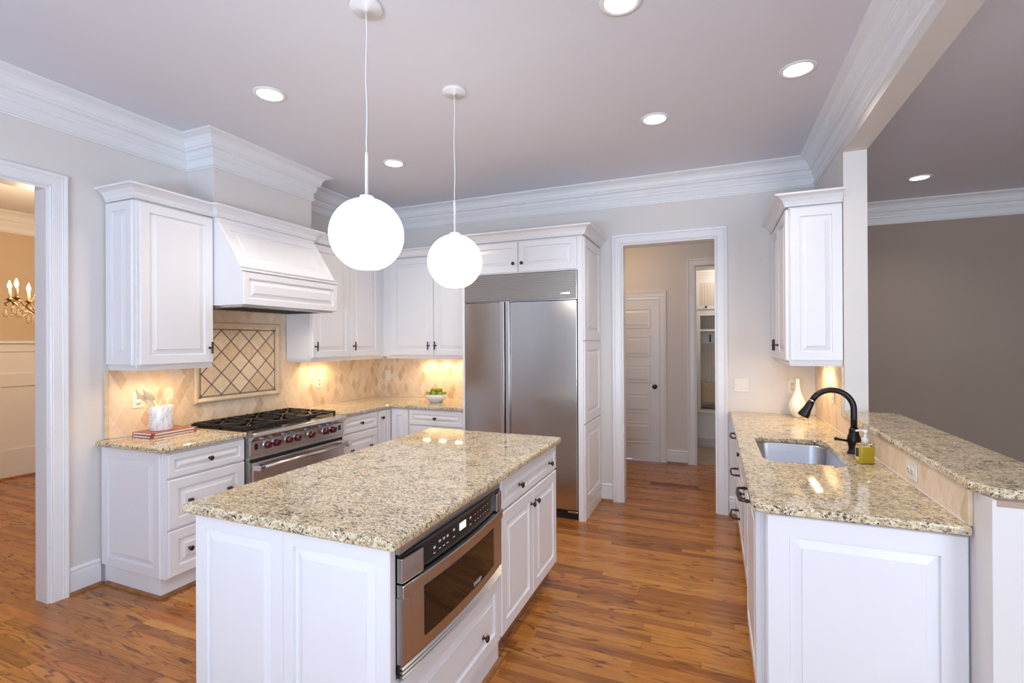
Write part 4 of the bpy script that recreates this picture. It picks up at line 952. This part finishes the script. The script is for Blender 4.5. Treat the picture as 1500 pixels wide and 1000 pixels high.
plate('sideways outlet in the tile below the bar top', (XR-0.010, 2.577, 0.976), -R90, horiz=True)

# ------------------------------------------------------------------ things on the counters
for k, (lab, dz, ang, dx) in enumerate((('lower slim book with copper cover under the crock', 0.9155, 0.03, 0.0), ('upper slim book with copper cover directly beneath the crock', 0.9335, 0.05, 0.004))):
    b_ = thing('book', lab, 'book', (-3.46, 2.185+dx, dz), R90+ang, 'two stacked books')
    bm = new_bm(); w, d = 0.29, 0.20
    add_box(bm, -w/2, w/2, -d/2, d/2, 0.0005, 0.003); add_box(bm, -w/2, w/2, -d/2, d/2, 0.0145, 0.017); add_box(bm, -w/2, w/2, d/2-0.003, d/2, 0.003, 0.0145); obj('cover', bm, M['copper'], b_)
    obj('pages', box_bm(-w/2+0.004, w/2-0.004, -d/2+0.003, d/2-0.0035, 0.0033, 0.0142), M['paper'], b_)
    for sx in (-1, 1): obj('corner_guard', box_bm(sx*w/2-0.008, sx*w/2+0.008, -d/2-0.001, -d/2+0.014, 0.0002, 0.0173), M['copper'], b_)
CK = Vector((-3.465, 2.168, 0.9515))
bm = new_bm(); add_lathe(bm, [(0, 0), (0.066, 0), (0.068, 0.003), (0.068, 0.160), (0.0665, 0.162), (0.062, 0.162), (0.060, 0.158), (0.060, 0.012), (0, 0.012)], seg=44)
tag(obj('utensil_crock', bm, M['marble'], loc=CK), 'white marble utensil crock standing on the two books', 'crock')
def spoon(name, lab, base, tip, kind, grp='wooden utensils in the crock'):
    base, tip = Vector(base), Vector(tip); d = (tip-base); L = d.length; q = d.to_track_quat('Z', 'Y').to_matrix().to_4x4()
    o = bpy.data.objects.new(name, None); bm = new_bm()
    add_tube(bm, [(0, 0, 0), (0, 0, L*0.45), (0, 0, L*0.72)], 0.0055, 8, radii=[0.006, 0.0055, 0.007])
    H = L*0.30; zc_ = L-H/2
    # head: flat oval paddle
    pts = [(0.026*math.sin(2*PI*k/20)*(1 if kind != 'spatula' else 0.8), zc_-math.cos(2*PI*k/20)*H*0.52) for k in range(20)]
    if kind == 'slotted':
        g = new_bm(); 
        outer = pts
        vs = [bm.verts.new((x, -0.003, z)) for x, z in outer]; es = [bm.edges.new((vs[i], vs[(i+1) % 20])) for i in range(20)]
        for sx in (-0.010, 0.0, 0.010):
            qv = [bm.verts.new(p) for p in ((sx-0.0022, -0.003, zc_-0.018), (sx+0.0022, -0.003, zc_-0.018), (sx+0.0022, -0.003, zc_+0.018), (sx-0.0022, -0.003, zc_+0.018))]
            es += [bm.edges.new((qv[i], qv[(i+1) % 4])) for i in range(4)]
        r = bmesh.ops.triangle_fill(bm, use_beauty=True, edges=es); fs = [f for f in r['geom'] if isinstance(f, bmesh.types.BMFace)]
        e = bmesh.ops.extrude_face_region(bm, geom=fs)
        for v in [a for a in e['geom'] if isinstance(a, bmesh.types.BMVert)]: v.co.y = 0.003
        g.free()
    elif kind == 'hole':
        vs = [bm.verts.new((x, -0.003, z)) for x, z in pts]; es = [bm.edges.new((vs[i], vs[(i+1) % 20])) for i in range(20)]
        qv = [bm.verts.new((0.006*math.sin(2*PI*k/12), -0.003, zc_+0.006*math.cos(2*PI*k/12))) for k in range(12)]; es += [bm.edges.new((qv[i], qv[(i+1) % 12])) for i in range(12)]
        r = bmesh.ops.triangle_fill(bm, use_beauty=True, edges=es); fs = [f for f in r['geom'] if isinstance(f, bmesh.types.BMFace)]
        e = bmesh.ops.extrude_face_region(bm, geom=fs)
        for v in [a for a in e['geom'] if isinstance(a, bmesh.types.BMVert)]: v.co.y = 0.003
    else: add_ellipsoid(bm, (0, 0, zc_), (0.019 if kind == 'spoon' else 0.023, 0.006, H*0.52), 14, 10)
    bmesh.ops.recalc_face_normals(bm, faces=bm.faces[:])
    bpy.data.objects.remove(o)
    sc = obj(name, bm, M['spoon']); sc.matrix_world = Matrix.Translation(base) @ q
    # keep the paddle facing the room (+x)
    sc.matrix_world = Matrix.Translation(base) @ q @ Matrix.Rotation(spoon.tw, 4, 'Z')
    return tag(sc, lab, 'utensil', grp)
spoon.tw = PI/2
C0 = CK + Vector((0, 0, 0.0135))
spoon('wooden_spoon', 'wooden spoon leaning farthest left out of the crock', C0+Vector((0.010, 0.030, 0)), C0+Vector((-0.010, -0.150, 0.27)), 'spoon')
spoon('wooden_spoon', 'wooden spoon just right of the leftmost leaning one', C0+Vector((-0.010, 0.032, 0)), C0+Vector((0.010, -0.118, 0.275)), 'spoon')
spoon('wooden_spoon', 'wooden spoon third from the left, tight behind the leaning pair', C0+Vector((0.020, 0.026, 0)), C0+Vector((0.010, -0.092, 0.262)), 'spoon')
spoon('wooden_spatula', 'wooden risotto spoon with a round hole, upright in the crock', C0+Vector((0.012, -0.002, 0)), C0+Vector((0.026, -0.030, 0.272)), 'hole')
spoon('slotted_spoon', 'slotted wooden spoon at the right side of the crock', C0+Vector((0.0, 0.010, 0)), C0+Vector((0.024, 0.040, 0.268)), 'slotted')
spoon('wooden_spoon', 'thin wooden spoon behind the slotted one', C0+Vector((-0.025, -0.005, 0)), C0+Vector((-0.030, 0.010, 0.235)), 'spoon')
# bowl and limes
BW = Vector((-2.665, 4.40, 0.9155))
bm = new_bm(); add_lathe(bm, [(0, 0), (0.058, 0), (0.060, 0.008), (0.085, 0.022), (0.108, 0.050), (0.117, 0.082), (0.114, 0.084), (0.104, 0.052), (0.080, 0.027), (0, 0.020)], seg=44)
tag(obj('fruit_bowl', bm, M['ceramic'], loc=BW), 'white ceramic footed bowl of limes on the corner counter', 'bowl')
limes = [(-0.068, -0.028, 0.082, 'front left'), (0.002, -0.058, 0.084, 'front centre'), (0.066, -0.030, 0.080, 'front right'), (-0.054, 0.040, 0.080, 'rear left'), (0.010, 0.062, 0.080, 'rear centre'), (0.068, 0.034, 0.082, 'rear right'),
         (-0.026, -0.010, 0.118, 'top, left one'), (0.034, 0.004, 0.120, 'top, middle one'), (0.084, -0.004, 0.112, 'top, right one')]
limes[8] = (0.018, -0.002, 0.060, 'hidden low in the middle')
for x, y, z, w in limes[:8]:
    m3 = (Matrix.Rotation(random.uniform(0, 3), 4, 'Z') @ Matrix.Rotation(random.uniform(-0.5, 0.5), 4, 'Y'))
    bm = new_bm(); add_ellipsoid(bm, (0, 0, 0), (0.034, 0.029, 0.029), 18, 12, m3); add_ellipsoid(bm, m3 @ Vector((0.034, 0, 0)), (0.006, 0.006, 0.006), 8, 6)
    tag(obj('lime', bm, M['lime'], loc=BW+Vector((x, y, z))), 'green lime in the white bowl, %s of the pile' % w, 'lime', 'limes in the white bowl')

# ------------------------------------------------------------------ hall and mudroom
bm = new_bm(); add_box(bm, -0.648, -0.150, 5.435, 5.535, 0.0005, 0.005)
fv = tag(obj('floor_vent', bm, M['oak_trim']), 'dark wooden floor vent in the hallway floor', 'floor vent')
bm = new_bm()
for k in range(36): add_box(bm, -0.630+k*0.0132, -0.623+k*0.0132, 5.447, 5.523, 0.0052, 0.0056)
obj('vent_slots', bm, M['matte_black'], fv)
lk = thing('hall_locker', 'white built-in mudroom bench with beadboard cubby seen through the hall', 'storage bench', (-0.245, 7.57, 0.002))
LW = 1.0
obj('bench_base', box_bm(0, LW, 0, 0.42, 0.115, 0.495), M['trim'], lk); obj('toe_kick', box_bm(0, LW, 0.05, 0.42, 0, 0.1145), M['trim'], lk)
obj('bench_seat', box_bm(-0.01, LW, -0.02, 0.42, 0.4955, 0.532), M['trim'], lk, bevel=0.006)
obj('bench_bead', box_bm(0.0, LW, -0.012, -0.0005, 0.13, 0.15), M['trim'], lk)
obj('side_upright', box_bm(0, 0.065, 0.0, 0.42, 0.5325, 1.975), M['trim'], lk)
obj('beadboard_back', box_bm(0.065, LW, 0.40, 0.42, 0.5325, 1.94), M['bead'], lk)
obj('cubby_shelf', box_bm(0.0655, LW, 0.02, 0.399, 1.675, 1.705), M['trim'], lk)
obj('hook_rail', box_bm(0.0655, LW, 0.380, 0.3995, 1.50, 1.674), M['trim'], lk)
obj('top_rail', box_bm(0.0655, LW, 0.0, 0.399, 1.90, 1.975), M['trim'], lk)
up_ = obj('upper_cabinet', box_bm(0, LW, 0.0, 0.42, 1.9755, 2.43), M['trim'], lk)
o = obj('upper_door', box_bm(0.01, 0.31, -0.018, -0.0005, 1.99, 2.415), M['trim'], lk, bevel=0.002); obj('bead_panel', box_bm(0.06, 0.255, -0.0195, -0.0185, 2.04, 2.365), M['bead'], o)
inst('knob', HW['knob'], o, (0.145, -0.0195, 2.02))
o = obj('upper_door', box_bm(0.315, 0.62, -0.018, -0.0005, 1.99, 2.415), M['trim'], lk, bevel=0.002)
bm = new_bm(); add_sweep(bm, [(0, 0.40), (0, 0), (LW, 0)], [(0, 2.4305), (0.01, 2.4305), (0.02, 2.47), (0.05, 2.53), (0.05, 2.545), (0, 2.545)], side=-1); obj('cornice', bm, M['trim'], lk)
bm = new_bm(); add_tube(bm, [(0, 0, 0.06), (0, -0.03, 0.075), (0, -0.045, 0.095)], 0.005, 8); add_tube(bm, [(0, 0, 0.03), (0, -0.02, 0.0), (0, -0.045, 0.0), (0, -0.055, 0.03)], 0.006, 8); add_box(bm, -0.012, 0.012, -0.004, 0, -0.01, 0.10)
tag(obj('coat_hook', bm, M['bronze'], loc=(-0.05, 7.947, 1.53)), 'dark bronze coat hook on the mudroom cubby rail', 'hook')
bm = new_bm(); bmesh.ops.create_grid(bm, x_segments=14, y_segments=14, size=0.5)
top = [(v.co.x, v.co.y) for v in bm.verts]
r = bmesh.ops.duplicate(bm, geom=bm.faces[:]); dv = [g for g in r['geom'] if isinstance(g, bmesh.types.BMVert)]
for v in bm.verts:
    a, b2 = v.co.x*2, v.co.y*2; th = 0.075*((1-a**4)*(1-b2**4))**0.5+0.002; pin = 1-0.10*(a*a*(1-b2*b2)*0+ (1-abs(a*b2))*0.9*max(abs(a), abs(b2)))
    v.co = Vector((a*0.19*pin, (1 if v in set(dv) else -1)*th, b2*0.19*pin))
bmesh.ops.remove_doubles(bm, verts=bm.verts[:], dist=0.0045); bmesh.ops.recalc_face_normals(bm, faces=bm.faces[:])
for f in bm.faces: f.smooth = True
pl = obj('throw_pillow', bm, M['pillow'], loc=(-0.02, 7.84, 0.745)); pl.rotation_euler = (-0.30, 0.12, 0.15); tag(pl, 'beige linen throw pillow leaning on the mudroom bench', 'pillow')

# ------------------------------------------------------------------ dining-room chandelier
CH = Vector((-5.60, 2.56, 1.78))
ch = thing('chandelier', 'antique gold crystal chandelier with candle bulbs in the dining room', 'chandelier', CH)
bm = new_bm(); add_lathe(bm, [(0, -0.02), (0.02, 0.0), (0.035, 0.03), (0.015, 0.07), (0.012, 0.16), (0.028, 0.22), (0.012, 0.27), (0.010, 0.42), (0, 0.43)], seg=18); add_tube(bm, [(0, 0, 0.43), (0, 0, 3.05-CH.z-0.001)], 0.004, 8); obj('stem', bm, M['gold'], ch)
def scroll(a, R=0.30):
    return [(math.cos(a)*r, math.sin(a)*r, z) for r, z in ((0.02, 0.04), (0.08, 0.02), (0.16, 0.035), (0.22, 0.075), (0.26, 0.125), (R, 0.135), (R+0.03, 0.115), (R+0.02, 0.09))]
dropbm = new_bm(); add_lathe(dropbm, [(0, 0), (0.004, -0.012), (0.013, -0.032), (0.019, -0.054), (0.013, -0.074), (0, -0.082)], seg=8); drop_me = to_mesh(dropbm, 'crystal_drop', M['crystal'])
sm = new_bm(); add_ellipsoid(sm, (0, 0, -0.008), (0.008, 0.008, 0.008), 8, 6); bead_me = to_mesh(sm, 'crystal_bead', M['crystal'])
for k in range(8):
    a = 2*PI*k/8+0.2; R = 0.29
    bm = new_bm(); add_tube(bm, scroll(a, R), 0.006, 8); add_lathe(bm, [(0.006, 0.135), (0.026, 0.150), (0.028, 0.156), (0.012, 0.158), (0.012, 0.166), (0, 0.166)], loc=(math.cos(a)*R, math.sin(a)*R, 0), seg=14); ar = obj('arm', bm, M['gold'], ch)
    bm = new_bm(); add_lathe(bm, [(0.011, 0.167), (0.011, 0.245), (0, 0.246)], loc=(math.cos(a)*R, math.sin(a)*R, 0), seg=14); obj('candle_sleeve', bm, M['candle'], ar)
    bm = new_bm(); add_lathe(bm, [(0.006, 0.247), (0.013, 0.262), (0.0145, 0.275), (0.009, 0.295), (0.002, 0.318), (0, 0.320)], loc=(math.cos(a)*R, math.sin(a)*R, 0), seg=14); obj('bulb', bm, M['flame'], ar)
    for (r_, z_) in ((0.10, 0.012), (0.17, 0.030), (0.235, 0.085), (R+0.026, 0.085), (R-0.02, 0.128)):
        inst('crystal_drop', drop_me, ar, (math.cos(a)*r_, math.sin(a)*r_, z_-0.012)); inst('crystal_bead', bead_me, ar, (math.cos(a)*r_, math.sin(a)*r_, z_+0.002))
for k in range(8):
    a = 2*PI*k/8; pts = [(math.cos(a)*r_, math.sin(a)*r_, z_) for r_, z_ in ((0.012, 0.36), (0.06, 0.33), (0.12, 0.22), (0.17, 0.12))]
    bm = new_bm()
    for i in range(len(pts)-1):
        for s_ in range(4): 
            p = Vector(pts[i]).lerp(Vector(pts[i+1]), s_/4); add_ellipsoid(bm, p, (0.008, 0.008, 0.008), 8, 6)
    obj('bead_strand', bm, M['crystal'], ch)

def point(name, loc, power, color, r=0.1):
    d = bpy.data.lights.new(name, 'POINT'); d.energy = power; d.color = color; d.shadow_soft_size = r
    o = bpy.data.objects.new(name, d); o.location = loc; COL.objects.link(o); return o
point('chandelier_glow', (-5.60, 2.56, 2.25), 60, (1.0, 0.72, 0.42), 0.2)
point('hall_lamp', (-1.2, 5.6, 2.55), 9.5, (1.0, 0.68, 0.40), 0.12)
point('mudroom_lamp', (0.3, 7.15, 2.5), 9, (1.0, 0.82, 0.62), 0.12)
